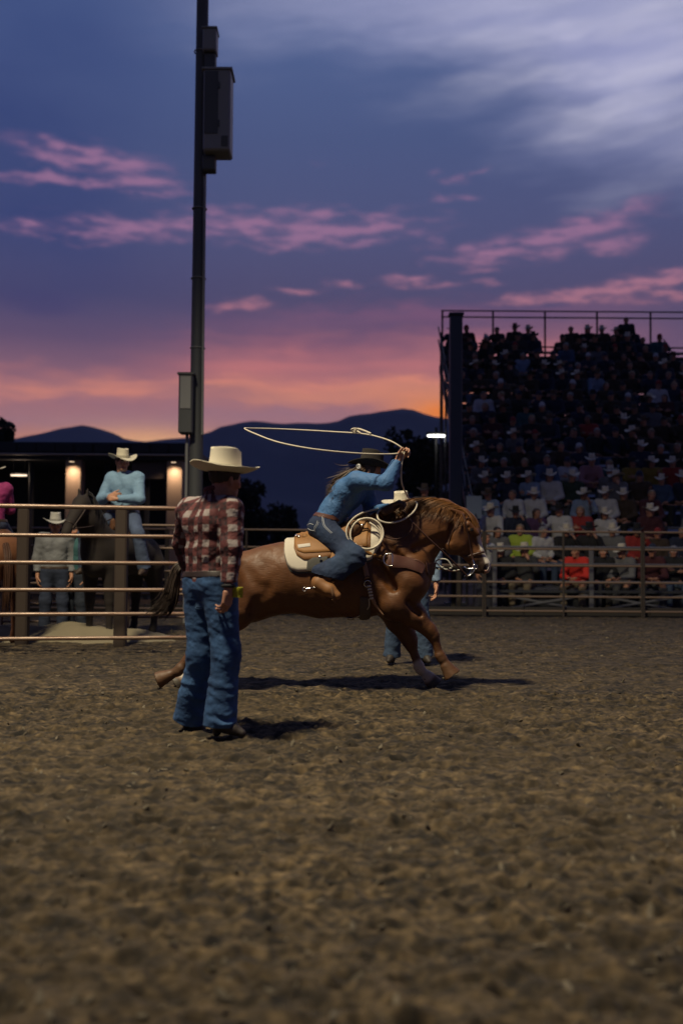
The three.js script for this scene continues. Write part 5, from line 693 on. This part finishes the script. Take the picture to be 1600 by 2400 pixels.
// the man behind the horse
{
  const D0 = 10.6, d = (x, y, z = 0) => at(x, y, D0 - z), J = { hipL: d(958, 1335, 0), hipR: d(922, 1335, .02), chest: d(940, 1225), neck: d(928, 1190), head: d(921, 1168, .02), face: V(-.35, -.2, .9), up: V(-.02, 1, .05), shL: d(978, 1210, .0), shR: d(900, 1212, .06), elL: d(1000, 1275, .02), elR: d(892, 1275, .12), wrL: d(1001, 1345, .1), wrR: d(905, 1325, .22), knL: d(968, 1425, .05), knR: d(905, 1425, .08), anL: d(975, 1505, 0), anR: d(900, 1503, .0), toeL: d(985, 1519, .14), toeR: d(892, 1518, .14), hands: { L: { dir: V(.02, -.98, .1), palm: V(-.9, 0, .2), thumb: V(0, 0, 1), curl: .5 }, R: { dir: V(.2, -.9, .3), palm: V(.6, .2, -.6), thumb: V(.2, .3, .9), curl: .5 } } };
  const f = figure(J, { h: .013, hHand: .006, hHead: .007, loose: .012, hem: .092, hemUp: -.04, legLoose: .006, belt: true, fold: 1.5, shirtColour: () => cloth([.17, .24, .34]), trouserColour: () => denim([.04, .07, .13], [.09, .14, .22], null, 5), tone: [.46, .22, .13], hair: 'short' });
  const t = thing('person', 'man in cream hat and jeans standing behind the horse neck and front legs', 'person', V(d(935, 0).x, 0, -D0)); dress(t, f, { skin: mSkin, shirt: vcol(.8, bumpCloth), trousers: vcol(.88, bumpDenim), belt: M(.03, .02, .015, .5), boots: M(.04, .03, .022, .6), hair: M(.05, .03, .02, .7) });
  wearHat(t, J.head, f.fr, { L: .24, W: .215, H: .12, curl: .03, dip: 0 }, mStraw, M(.42, .36, .26, .8), .062, -.01, -.05);
}
// horses waiting behind the left fence, each with its rider
function standingHorse(label, base, turn, coat, blaze) {
  const b = (x1, y1, z1, r1, x2, y2, z2, r2, o = {}) => bone(V(x1, y1, z1), r1, V(x2, y2, z2), r2, { k: .06, ...o }), bones = [b(0, 1.12, -.62, .29, 0, 1.15, -.1, .30), b(0, 1.15, -.1, .30, 0, 1.16, .42, .31), b(0, 1.2, .45, .26, 0, 1.58, .82, .15), b(0, 1.58, .82, .15, 0, 1.78, .98, .10), b(0, 1.78, 1.0, .11, 0, 1.52, 1.26, .065), b(0, 1.52, 1.26, .065, 0, 1.40, 1.34, .062, { k: .03 }), b(.05, 1.87, .96, .03, .07, 1.99, .95, .012, { k: .03 }), b(-.05, 1.87, .96, .03, -.07, 1.99, .95, .012, { k: .03 }), b(0, 1.2, .6, .2, 0, 1.0, .62, .18)];
  for (const s of [-1, 1]) bones.push(b(s * .15, .95, .5, .12, s * .15, .5, .5, .065), b(s * .15, .5, .5, .06, s * .15, .12, .5, .042, { k: .03 }), b(s * .15, .12, .5, .05, s * .15, .03, .55, .06, { k: .02 }), b(s * .16, 1.0, -.65, .19, s * .16, .6, -.78, .08), b(s * .16, .6, -.78, .075, s * .16, .12, -.74, .045, { k: .03 }), b(s * .16, .12, -.74, .05, s * .16, .03, -.69, .06, { k: .02 }));
  const t = thing('horse', label, 'horse', base, null, turn), g = skin(field(bones), boundsOf(bones), .022, (x, y, z) => { const n = 1 + .2 * N3(x * 9, y * 9, z * 9); if (blaze && z > .95 && y > 1.42 && Math.abs(x) < .03 && z > 1.05) return [.5, .45, .4]; return coat.map((q) => q * n); }); mesh('body', g, vcol(.85), t);
  const rnd = rng(7), mg = []; for (let i = 0; i < 7; i++) { const s = i / 6, y = lerp(1.42, 1.88, s), z = lerp(.5, .92, s); mg.push([V(0, y + .08, z - .05), V(.1, y + .02, z - .04), V(.15, y - .12, z - .02), V(.15, y - .24, z)]); } const mm = new THREE.MeshPhysicalMaterial({ color: new THREE.Color().setRGB(...coat.map((q) => q * .4)), roughness: .6, vertexColors: true }); mesh('mane', locks(mg, 110, .05, .008, rnd, 6), mm, t); mesh('tail', locks([[V(0, 1.25, -.9), V(0, 1.1, -1.02), V(0, .7, -1.05), V(.02, .35, -1.02)], [V(.04, 1.25, -.9), V(.05, 1.05, -1.02), V(.05, .6, -1.04), V(.04, .3, -1)]], 90, .07, .01, rnd, 8), mm, t);
  const sd = skin(field([bone(V(-.1, 1.44, -.1), .1, V(.1, 1.44, -.1), .1, { k: .08 }), bone(V(-.2, 1.32, -.1), .12, V(.2, 1.32, -.1), .12, { k: .08 }), bone(V(0, 1.5, -.33), .05, V(0, 1.56, -.36), .05, { k: .06 }), bone(V(0, 1.5, .16), .06, V(0, 1.6, .2), .035, { k: .05 })]), [V(-.5, 1.1, -.6), V(.5, 1.8, .4)], .02); mesh('saddle', sd, M(.14, .06, .025, .6), t);
  const br = []; for (const s of [-1, 1]) br.push(rope([V(s * .07, 1.86, .94), V(s * .105, 1.72, 1.06), V(s * .07, 1.46, 1.3)], .01, 14), rope([V(s * .07, 1.45, 1.31), V(s * .12, 1.5, .9), V(s * .05, 1.62, .3)], .009, 16)); br.push(new THREE.TorusGeometry(.072, .009, 6, 18).rotateX(.9).translate(0, 1.5, 1.27)); mesh('bridle', join(br), M(.03, .016, .01, .6), t); return t;
}
function riderOn(label, base, turn, o) {
  const J = { hipL: V(-.15, 1.5, -.1), hipR: V(.15, 1.5, -.1), chest: V(0, 1.92, -.1), neck: V(0, 2.07, -.08), head: V(0, 2.2, -.04), face: o.face ?? V(.2, -.1, 1), up: V(0, 1, 0), shL: V(-.19, 2.0, -.1), shR: V(.19, 2.0, -.1), elL: V(-.27, 1.73, 0), elR: V(.27, 1.73, 0), wrL: V(-.02, 1.76, .2), wrR: V(.06, 1.72, .22), knL: V(-.38, 1.28, .22), knR: V(.38, 1.28, .22), anL: V(-.42, .85, .12), anR: V(.42, .85, .12), toeL: V(-.44, .79, .27), toeR: V(.44, .79, .27), hands: { L: { dir: V(.95, .1, .2), palm: V(0, -.2, -1), thumb: V(0, 1, 0), curl: .9 }, R: { dir: V(-.95, .1, .2), palm: V(0, -.2, -1), thumb: V(0, 1, 0), curl: .9 } } };
  J.hipL = V(-.11, 1.52, -.1); J.hipR = V(.11, 1.52, -.1);
  const f = figure(J, { h: .016, hHand: .007, hHead: .008, loose: .012, hem: .085, fold: 1.4, belt: true, shirtColour: () => cloth(o.shirt), trouserColour: () => denim(o.legs, o.legs.map((q) => q * 1.8), null, 2), tone: [.5, .25, .15], hair: 'short' }), t = thing('person', label, 'person', base, null, turn), put = (n, g, m, p = t) => mesh(n, g, m, p);
  put('body', f.body, mSkin); put('shirt', f.shirt, vcol(.8, bumpCloth)); put('trousers', f.trousers, vcol(.88, bumpDenim)); put('belt', f.belt, M(.05, .03, .02, .5)); for (const g of f.boots) put('boot', g, M(.05, .03, .02, .6)); put('hair', f.hair, M(.06, .035, .02, .7));
  const hs = hatShapes({ L: .215, W: .185, H: .12, curl: .05 }); const h = put('hat', seat(hs.hat, J.head, f.fr, .06, -.012, .02), M(...o.hat, .9)); put('hat_band', seat(hs.band, J.head, f.fr, .06, -.012, .02), M(...o.hat.map((q) => q * .6), .8), h); return t;
}
{
  const p1 = V(wx(276, 13.9), .02, -13.9); standingHorse('dark brown horse facing the fence under the man in light blue', p1, -.3, [.018, .012, .009], false);
  riderOn('mounted man in light blue shirt and cream hat behind the left fence', p1, -.3, { shirt: [.20, .33, .46], legs: [.05, .07, .12], hat: [.62, .56, .42], face: V(.8, -.1, .7) }).scale.setScalar(1.1);
  const p2 = V(wx(-24, 13.4), .02, -13.4); standingHorse('sorrel horse cut off by the left edge of the photo', p2, -2.55, [.16, .06, .022], false); riderOn('mounted person in magenta shirt at the left edge of the photo', p2, -2.55, { shirt: [.32, .03, .14], legs: [.04, .05, .09], hat: [.5, .46, .36] });
}
// people on foot behind the fences
function standing(label, x, d, o) {
  const b = V(wx(x, d), o.y ?? 0, -d), k = o.k ?? 1, v = (a, c, e) => V(a * k, c * k, e * k), arms = o.arms ?? 'down';
  const J = { hipL: v(-.1, .93, 0), hipR: v(.1, .93, 0), chest: v(0, 1.33, 0), neck: v(0, 1.48, .0), head: v(0, 1.61, .03), face: o.face ?? V(0, -.05, 1), up: V(0, 1, 0), shL: v(-.19, 1.41, 0), shR: v(.19, 1.41, 0), elL: v(-.25, 1.12, -.02), elR: v(.25, 1.12, -.02), wrL: v(-.24, .86, .06), wrR: v(.24, .86, .06), knL: v(-.12, .5, .02), knR: v(.12, .5, .03), anL: v(-.13, .1, -.02), anR: v(.13, .1, -.02), toeL: v(-.16, .035, .13), toeR: v(.16, .035, .13), hands: { L: { dir: V(.02, -1, .1), palm: V(1, 0, 0), thumb: V(0, 0, 1), curl: .5 }, R: { dir: V(-.02, -1, .1), palm: V(-1, 0, 0), thumb: V(0, 0, 1), curl: .5 } } };
  if (arms === 'rail') Object.assign(J, { elL: v(-.27, 1.14, .12), elR: v(.27, 1.14, .12), wrL: v(-.14, 1.12, .34), wrR: v(.14, 1.12, .34), hands: { L: { dir: V(.7, 0, .5), palm: V(0, -1, 0), thumb: V(0, 0, 1), curl: .6 }, R: { dir: V(-.7, 0, .5), palm: V(0, -1, 0), thumb: V(0, 0, 1), curl: .6 } } });
  const f = figure(J, { h: .018, hHand: .008, hHead: .009, loose: .012, hem: .085, hemUp: -.05, legLoose: .006, fold: 1.4, belt: true, shirtColour: () => cloth(o.shirt), trouserColour: () => denim(o.legs, o.legs.map((q) => q * 1.7), null, x), tone: [.45, .22, .13], hair: 'short', s: 1 }), t = thing('person', label, 'person', b, null, o.turn ?? 0), put = (n, g, m, p = t) => mesh(n, g, m, p);
  put('body', f.body, mSkin); put('shirt', f.shirt, vcol(.8, bumpCloth)); put('trousers', f.trousers, vcol(.88, bumpDenim)); put('belt', f.belt, M(.05, .03, .02, .5)); for (const g of f.boots) put('boot', g, M(.04, .028, .02, .6)); put('hair', f.hair, M(.05, .03, .02, .7));
  if (o.hat) { const hs = hatShapes({ L: .215, W: .185, H: .12, curl: .045 }); const h = put('hat', seat(hs.hat, J.head, f.fr, .06, -.012, .02), M(...o.hat, .9)); put('hat_band', seat(hs.band, J.head, f.fr, .06, -.012, .02), M(...o.hat.map((q) => q * .6), .8), h); }
  return t;
}
standing('person in pale grey shirt and white hat standing behind the left fence', 128, 14.2, { shirt: [.20, .205, .21], legs: [.022, .03, .055], hat: [.5, .48, .42], arms: 'down', turn: .3, k: .97 });
standing('bareheaded person in dark teal shirt beside the pale grey shirt behind the fence', 178, 14.35, { shirt: [.035, .11, .115], legs: [.02, .026, .04], turn: -.4, k: .92 });
// a raised deck behind the far fence with a person on it
{
  const d = 21.6, x = wx(975, d), t = thing('viewing_deck', 'small dark wooden viewing deck behind the far fence left of the grandstand', 'deck', V(x, 0, -d)); for (let i = 0; i < 6; i++) part('plank', place(cbox(1.5, .04, .19, .006), x, .93, -d - .5 + i * .2), M(.06, .045, .035, .9), t); for (const a of [-.68, .68]) for (const b of [-.5, .5]) part('leg', place(cbox(.09, .92, .09, .01), x + a, .45, -d + b), M(.05, .04, .03, .9), t); part('rail', bar(V(x - .7, 1.85, -d + .6), V(x + .7, 1.85, -d + .6), .025), mGrey, t); for (const a of [-.68, .68]) part('post', bar(V(x + a, .9, -d + .6), V(x + a, 1.85, -d + .6), .022), mGrey, t);
  standing('person in tan jacket standing on the dark deck beyond the horse neck', 975, 21.6, { y: .95, shirt: [.20, .15, .105], legs: [.04, .04, .05], turn: -.3, hat: [.09, .065, .045] });
}

// dirt thrown up by the hooves
{
  const rnd = rng(77), list = []; for (let i = 0; i < 46; i++) { const [x, y, z] = [[985, 1572, -.13], [1040, 1556, .14], [372, 1566, .12], [720, 1480, .1]][i % 4 === 3 ? (i % 12 === 3 ? 3 : 0) : i % 3], g = new THREE.IcosahedronGeometry(.004 + .011 * rnd() ** 3, 1), p = g.attributes.position; for (let k = 0; k < p.count; k++) { const q = 1 + .5 * N3(p.getX(k) * 130 + i, p.getY(k) * 130, p.getZ(k) * 130); p.setXYZ(k, p.getX(k) * q, p.getY(k) * q * .8, p.getZ(k) * q); } g.computeVertexNormals(); const c = W(x - 75 * rnd() ** 1.5 + 12, y + 6 - 46 * rnd() ** 2, z + (rnd() - .5) * .4); c.y = Math.max(c.y, .02); list.push(g.translate(c.x, c.y, c.z)); }
  tag(mesh('thrown_dirt', join(list), M(.12, .10, .065, .97)), 'clods of dirt thrown up behind the hooves of the galloping horse', 'dirt', null, 'stuff');
}
// ---------------------------------------------------------------- grandstand and its crowd
const ST = { x0: 3.05, z0: -20.9, rise: .45, tread: .76, rows: 18, seat: .5 };
const stX0 = (r) => ST.x0 + r * .022;
{
  const t = thing('grandstand', 'tall dark steel grandstand packed with people on the right', 'grandstand', V(7, 0, -21)), x1 = 12.5, mD = M(.05, .052, .058, .6, { metalness: .4 }), mA = M(.22, .22, .225, .45, { metalness: .6 });
  for (let r = 0; r < ST.rows; r++) {
    const z = ST.z0 - r * ST.tread, y = r * ST.rise + ST.seat, x0 = stX0(r); part('seat_plank', place(cbox(x1 - x0, .045, .26, .008), (x0 + x1) / 2, y, z), mA, t); part('foot_plank', place(cbox(x1 - x0, .04, .46, .008), (x0 + x1) / 2, y - .42, z + .40), mD, t); part('riser', place(cbox(x1 - x0, .30, .03, .006), (x0 + x1) / 2, y - .24, z - .155), mD, t);
  }
  const zb = ST.z0 - (ST.rows - 1) * ST.tread - .35, yb = (ST.rows - 1) * ST.rise + ST.seat, xb = stX0(ST.rows - 1) + .02;
  for (const x of [xb, xb + 1.75, xb + 3.55, xb + 5.35, xb + 7.2]) part('back_post', bar(V(x, 0, zb), V(x, yb + 1.52, zb), .035, 10), mD, t);
  for (const y of [1.02, 1.30, 1.52]) part('guard_rail', bar(V(xb - .05, yb + y - (y < 1.1 ? .75 : 0), zb + .01), V(x1, yb + y - (y < 1.1 ? .75 : 0), zb + .01), .026, 10), mD, t);
  for (let k = 0; k < 6; k++) { const r = k * 3 + 1, z = ST.z0 - r * ST.tread, y = r * ST.rise + ST.seat; part('side_post', bar(V(stX0(r) - .12, 0, z), V(stX0(r) - .12, y + .95, z), .03, 8), mD, t); }
  for (const y of [.5, .95]) part('side_rail', bar(V(stX0(0) - .12, ST.seat + y, ST.z0), V(stX0(17) - .12, yb + y, zb), .024, 8), mD, t);
  for (const s of [-.05]) part('stringer', beam(V(stX0(0) + s, .05, ST.z0 + .5), V(stX0(17) + s, yb - .5, zb), .08, .26), mD, t);
  part('front_rail', bar(V(ST.x0 - .1, 1.36, ST.z0 + .75), V(x1, 1.36, ST.z0 + .75), .02, 8), mA, t); part('front_rail', bar(V(ST.x0 - .1, 1.02, ST.z0 + .75), V(x1, 1.02, ST.z0 + .75), .014, 8), mA, t); part('front_rail', bar(V(ST.x0 - .1, .66, ST.z0 + .75), V(x1, .66, ST.z0 + .75), .02, 8), mA, t);
  for (let i = 0; i < 5; i++) { const x = ST.x0 + .05 + i * 1.95; part('front_post', place(cbox(.09, 1.38, .06, .01), x, .69, ST.z0 + .74), mA, t); if (i < 4) { part('brace', beam(V(x + .06, .08, ST.z0 + .72), V(x + 1.89, .40, ST.z0 + .72), .03, .045), mA, t); part('brace', beam(V(x + .06, .40, ST.z0 + .69), V(x + 1.89, .08, ST.z0 + .69), .03, .045), mA, t); } }
  part('sill', place(cbox(x1 - ST.x0, .06, .05, .01), (x1 + ST.x0) / 2, .46, ST.z0 + .74), mD, t);
  // column at the corner
  const d = 24, cx = at(1046, 900, d).x, cl = thing('column', 'blue grey steel column at the left end of the grandstand', 'column', V(cx, 0, -d)); part('shaft', place(cbox(.30, 7.0, .30, .03), cx, 3.5, -d), M(.055, .065, .085, .6), cl); part('base_plate', place(cbox(.5, .06, .5, .01), cx, .03, -d), M(.05, .055, .07, .6), cl); part('cap', place(cbox(.36, .06, .36, .01), cx, 7.03, -d), M(.05, .055, .07, .6), cl);
  const pc = at(1088, 1165, 22.0); const sg = thing('banner', 'pale blue grey banner hanging at the left front corner of the grandstand', 'banner', V(pc.x, 0, pc.z)); part('sheet', place(cbox(.34, .5, .012, .004), pc.x, pc.y, pc.z), M(.20, .25, .33, .8), sg); part('pole', bar(V(pc.x, 0, pc.z - .02), V(pc.x, pc.y + .3, pc.z - .02), .018, 8), mD, sg);
}
// seated figures: a few poses, then every person a copy with clothes of its own
function seatedJoints(p) {
  const J = { hipL: V(-.1, .56, -.06), hipR: V(.1, .56, -.06), chest: V(0, .95, -.05 + p.lean * .5), neck: V(0, 1.10, -.03 + p.lean * .85), head: V(p.tilt * .02, 1.225, .01 + p.lean), face: V(p.look, -.12 - p.lean * .3, 1), up: V(p.tilt * .1, 1, 0), shL: V(-.185, 1.03, -.04 + p.lean * .7), shR: V(.185, 1.03, -.04 + p.lean * .7), knL: V(-.14 - p.open, .53, .38), knR: V(.14 + p.open, .53, .38), anL: V(-.13 - p.open, .12, .34), anR: V(.13 + p.open, .12, .36), toeL: V(-.15 - p.open, .06, .5), toeR: V(.15 + p.open, .06, .52) };
  const H = (dx, dy, dz, px, py, pz, c = .6) => ({ dir: V(dx, dy, dz), palm: V(px, py, pz), thumb: V(0, 1, 0), curl: c });
  if (p.arms === 'lap') Object.assign(J, { elL: V(-.26, .76, .02), elR: V(.26, .76, .02), wrL: V(-.09, .65, .24), wrR: V(.09, .65, .24), hands: { L: H(.8, -.1, .4, 0, -1, 0), R: H(-.8, -.1, .4, 0, -1, 0) } });
  if (p.arms === 'knees') Object.assign(J, { elL: V(-.25, .72, .16 + p.lean * .3), elR: V(.25, .72, .16 + p.lean * .3), wrL: V(-.07, .68, .42), wrR: V(.07, .68, .42), hands: { L: H(.7, 0, .5, 0, -1, 0, .8), R: H(-.7, 0, .5, 0, -1, 0, .8) } });
  if (p.arms === 'crossed') Object.assign(J, { elL: V(-.25, .8, .06), elR: V(.25, .8, .06), wrL: V(.06, .82, .18), wrR: V(-.06, .86, .19), hands: { L: H(1, .1, 0, 0, 0, -1, .4), R: H(-1, .1, 0, 0, 0, -1, .4) } });
  if (p.arms === 'raise') Object.assign(J, { elL: V(-.26, .76, .02), elR: V(.28, .84, .14), wrL: V(-.09, .65, .24), wrR: V(.13, 1.08, .22), hands: { L: H(.8, -.1, .4, 0, -1, 0), R: H(-.4, .8, -.2, -.6, 0, -.7, .9) } });
  if (p.arms === 'point') Object.assign(J, { elL: V(-.3, .86, .18), elR: V(.26, .76, .02), wrL: V(-.34, .98, .42), wrR: V(.09, .65, .24), hands: { L: H(-.2, .3, .9, .6, -.4, 0, .2), R: H(-.8, -.1, .4, 0, -1, 0) } });
  return J;
}
const POSES = [{ lean: .02, tilt: 0, look: .1, open: .02, arms: 'lap', hair: 'short' }, { lean: .16, tilt: .3, look: -.3, open: .06, arms: 'knees', hair: 'short' }, { lean: .0, tilt: -.2, look: -.2, open: .03, arms: 'crossed', hair: 'long' }, { lean: .05, tilt: .1, look: -.45, open: .03, arms: 'raise', hair: 'short' }, { lean: .08, tilt: -.3, look: .3, open: .0, arms: 'lap', hair: 'long' }, { lean: .05, tilt: 0, look: -.35, open: .05, arms: 'point', hair: 'short' }];
const white3 = () => [1, 1, 1];
const ROWN = [...'one two three four five six seven eight nine ten eleven twelve thirteen fourteen fifteen sixteen seventeen eighteen'.split(' ')];
const CG = POSES.map((p) => { const J = seatedJoints(p), f = figure(J, { h: .036, hHand: .0135, hHead: .017, loose: .014, legLoose: .008, hem: .075, fold: 1.2, tone: [.44, .215, .13], hair: p.hair, cuff: .92 }); return { J, f, hat: seat(hatShapes({ L: .21, W: .18, H: .12, curl: .045, q: .55 }).hat, J.head, f.fr, .06, -.01, 0), cap: seat(capShapes().hat, J.head, f.fr, .05, -.005, 0) }; });
const tones = [M(1, 1, 1, .6)]; const skinMats = [[.9, .95, 1], [1, 1, 1], [1.15, 1.15, 1.1], [.6, .55, .5]].map((c) => vcol(.6, { color: new THREE.Color().setRGB(...c) }));
const bootMat = M(.04, .03, .022, .6);
const SHIRTS = [['black', .012, .012, .014, 9], ['navy blue', .014, .02, .045, 9], ['charcoal grey', .035, .036, .04, 8], ['dark brown', .045, .028, .018, 6], ['burgundy', .06, .012, .016, 5], ['dark green', .02, .04, .026, 4], ['grey', .13, .13, .135, 5], ['denim blue', .05, .085, .15, 6], ['white', .48, .48, .47, 5], ['light blue', .2, .27, .37, 3], ['red', .30, .025, .02, 1.5], ['mustard yellow', .26, .17, .02, 1.2], ['purple', .07, .03, .09, 1.5], ['tan', .22, .16, .10, 2.5], ['pink', .34, .16, .18, 1.2], ['teal', .03, .10, .11, 1.5]];
const LEGS = [['jeans', .03, .05, .10], ['black trousers', .014, .014, .016], ['grey trousers', .07, .07, .072], ['faded jeans', .08, .12, .19], ['tan trousers', .18, .14, .09]];
const HAIRS = [[.02, .014, .01], [.06, .034, .018], [.12, .07, .03], [.24, .16, .07], [.2, .19, .18]], HNAME = ['black', 'brown', 'light brown', 'blond', 'grey'];
const ORD = ['first', 'second', 'third', 'fourth', 'fifth', 'sixth', 'seventh', 'eighth', 'ninth', 'tenth', 'eleventh', 'twelfth', 'thirteenth', 'fourteenth', 'fifteenth', 'sixteenth', 'seventeenth', 'eighteenth'];
{
  const rnd = rng(99), total = SHIRTS.reduce((s, q) => s + q[4], 0), pickShirt = () => { let k = rnd() * total; for (const s of SHIRTS) if ((k -= s[4]) < 0) return s; return SHIRTS[0]; };
  const fixed = { '0:1190': [['lime green', .40, .50, .06]], '0:1350': [['bright red', .42, .02, .015]] };
  const protos = new Map();
  const seatPerson = (r, x, n, want, headwear, poseI) => {
    const z = ST.z0 - r * ST.tread, y = r * ST.rise + ST.seat - .455, pi = poseI ?? Math.floor(rnd() * POSES.length), C = CG[pi], sh = want ?? pickShirt(), lg = LEGS[Math.floor(rnd() * LEGS.length)], hi = Math.floor(rnd() * HAIRS.length);
    const k = headwear ?? (rnd() < (POSES[pi].hair === 'long' ? .3 : .5) ? 'hat' : rnd() < .35 ? 'cap' : 'bare'), hatC = rnd() < (r < 6 ? .85 : .5) ? ['cream', .62, .56, .43] : rnd() < .5 ? ['black', .016, .015, .015] : ['brown', .10, .06, .035], capC = [['black', .015, .015, .016], ['navy', .016, .022, .05], ['red', .25, .02, .02], ['white', .5, .5, .48]][Math.floor(rnd() * 4)];
    const key = pi + k; let o = protos.get(key);
    if (!o) { o = new THREE.Group(); mesh('body', C.f.body, skinMats[0], o); mesh('shirt', C.f.shirt, mFelt, o); mesh('trousers', C.f.trousers, mFelt, o); for (const b of C.f.boots) mesh('boot', b, bootMat, o); mesh('hair', C.f.hair, mFelt, o); if (k === 'hat') mesh('hat', C.hat, mStraw, o); if (k === 'cap') mesh('cap', C.cap, mStraw, o); protos.set(key, o); }
    const c = o.clone(); c.name = numbered('person'); scene.add(c); c.position.set(x, y, z - .02 + (rnd() - .5) * .06); c.rotation.y = -.25 + (rnd() - .5) * 1.0; const s = .93 + .12 * rnd(); c.scale.setScalar(s); c.position.y += .5 * (1 - s);
    c.traverse((m) => { if (!m.isMesh) return; if (m.name === 'body') m.material = skinMats[Math.floor(rnd() * 3.3)]; if (m.name === 'shirt') m.material = M(sh[1], sh[2], sh[3], .85); if (m.name === 'trousers') m.material = M(lg[1], lg[2], lg[3], .88); if (m.name === 'hair') m.material = M(...HAIRS[hi], .6); if (m.name === 'hat') m.material = M(hatC[1], hatC[2], hatC[3], .9); if (m.name === 'cap') m.material = M(capC[1], capC[2], capC[3], .85); });
    const top = k === 'hat' ? `${hatC[0]} cowboy hat` : k === 'cap' ? `${capC[0]} cap` : `bare head`; tag(c, `spectator ${ORD[n]} from the left in row ${ROWN[r]}, ${sh[0]} shirt, ${top}`, 'person', 'spectators seated in the grandstand');
  };
  let redDone = false, limeDone = false;
  for (let r = 0; r < ST.rows; r++) {
    const d = -ST.z0 + r * ST.tread, xr = wx(1568, d) + .3; let n = 0; const xs = [];
    for (let x = stX0(r) + .32; x < xr; x += .46 + .12 * rnd()) xs.push(x);
    for (const x of xs) {
      const px = toPx(V(x, 1, -d))[0]; let p = r >= 17 ? .75 : r >= 14 ? .9 : .84 + .3 * N3(x * .7 + 9, r * .9, 4); const red = r === 0 && Math.abs(px - 1345) < 22 && !redDone, lime = r === 1 && Math.abs(px - 1178) < 22 && !limeDone; if (red || lime) p = 2; if (r === ST.rows - 1 && ((px > 1225 && px < 1300) || px > 1512)) p = 0; if (r === ST.rows - 2 && ((px > 1232 && px < 1292) || px > 1520)) p = 0; if (r === ST.rows - 3 && px > 1236 && px < 1286) p = .2; if (r === 17 && px > 1065 && px < 1110) p = .4; if (rnd() > p || n > 17) continue;
      let want = null, hw = null, po = null; if (lime) { want = ['lime green', .36, .46, .05]; po = 0; hw = 'bare'; limeDone = true; } if (red) { want = ['bright red', .60, .03, .018]; po = 1; hw = 'bare'; redDone = true; } if (!want && r < 2 && rnd() < .5) want = SHIRTS[Math.floor(rnd() * 5)]; if (r < 5 && !hw && rnd() < .45) hw = 'hat'; if (!want && r > 0 && r < 5 && rnd() < .5) want = rnd() < .7 ? SHIRTS[8] : SHIRTS[9]; if (r > 5 && want === null && rnd() < .7) want = SHIRTS[Math.floor(rnd() * 4)];
      seatPerson(r, x, n++, want, hw, po);
    }
  }
}

standing('spectator in grey shirt and cream hat standing up in the middle of the crowd', 1402, 24.2, { y: 1.62, shirt: [.13, .13, .135], legs: [.03, .04, .07], hat: [.6, .54, .42], turn: -.4 });
standing('bareheaded spectator in white shirt standing behind the rails left of the crowd', 1112, 20.35, { y: 0, shirt: [.42, .42, .42], legs: [.02, .02, .03], turn: .5, k: .95 });
standing('spectator in black shirt standing tall against the sky in the top row', 1440, 33.75, { y: 7.65, shirt: [.015, .015, .016], legs: [.02, .02, .03], turn: -.3 });
renderer.render(scene, camera);
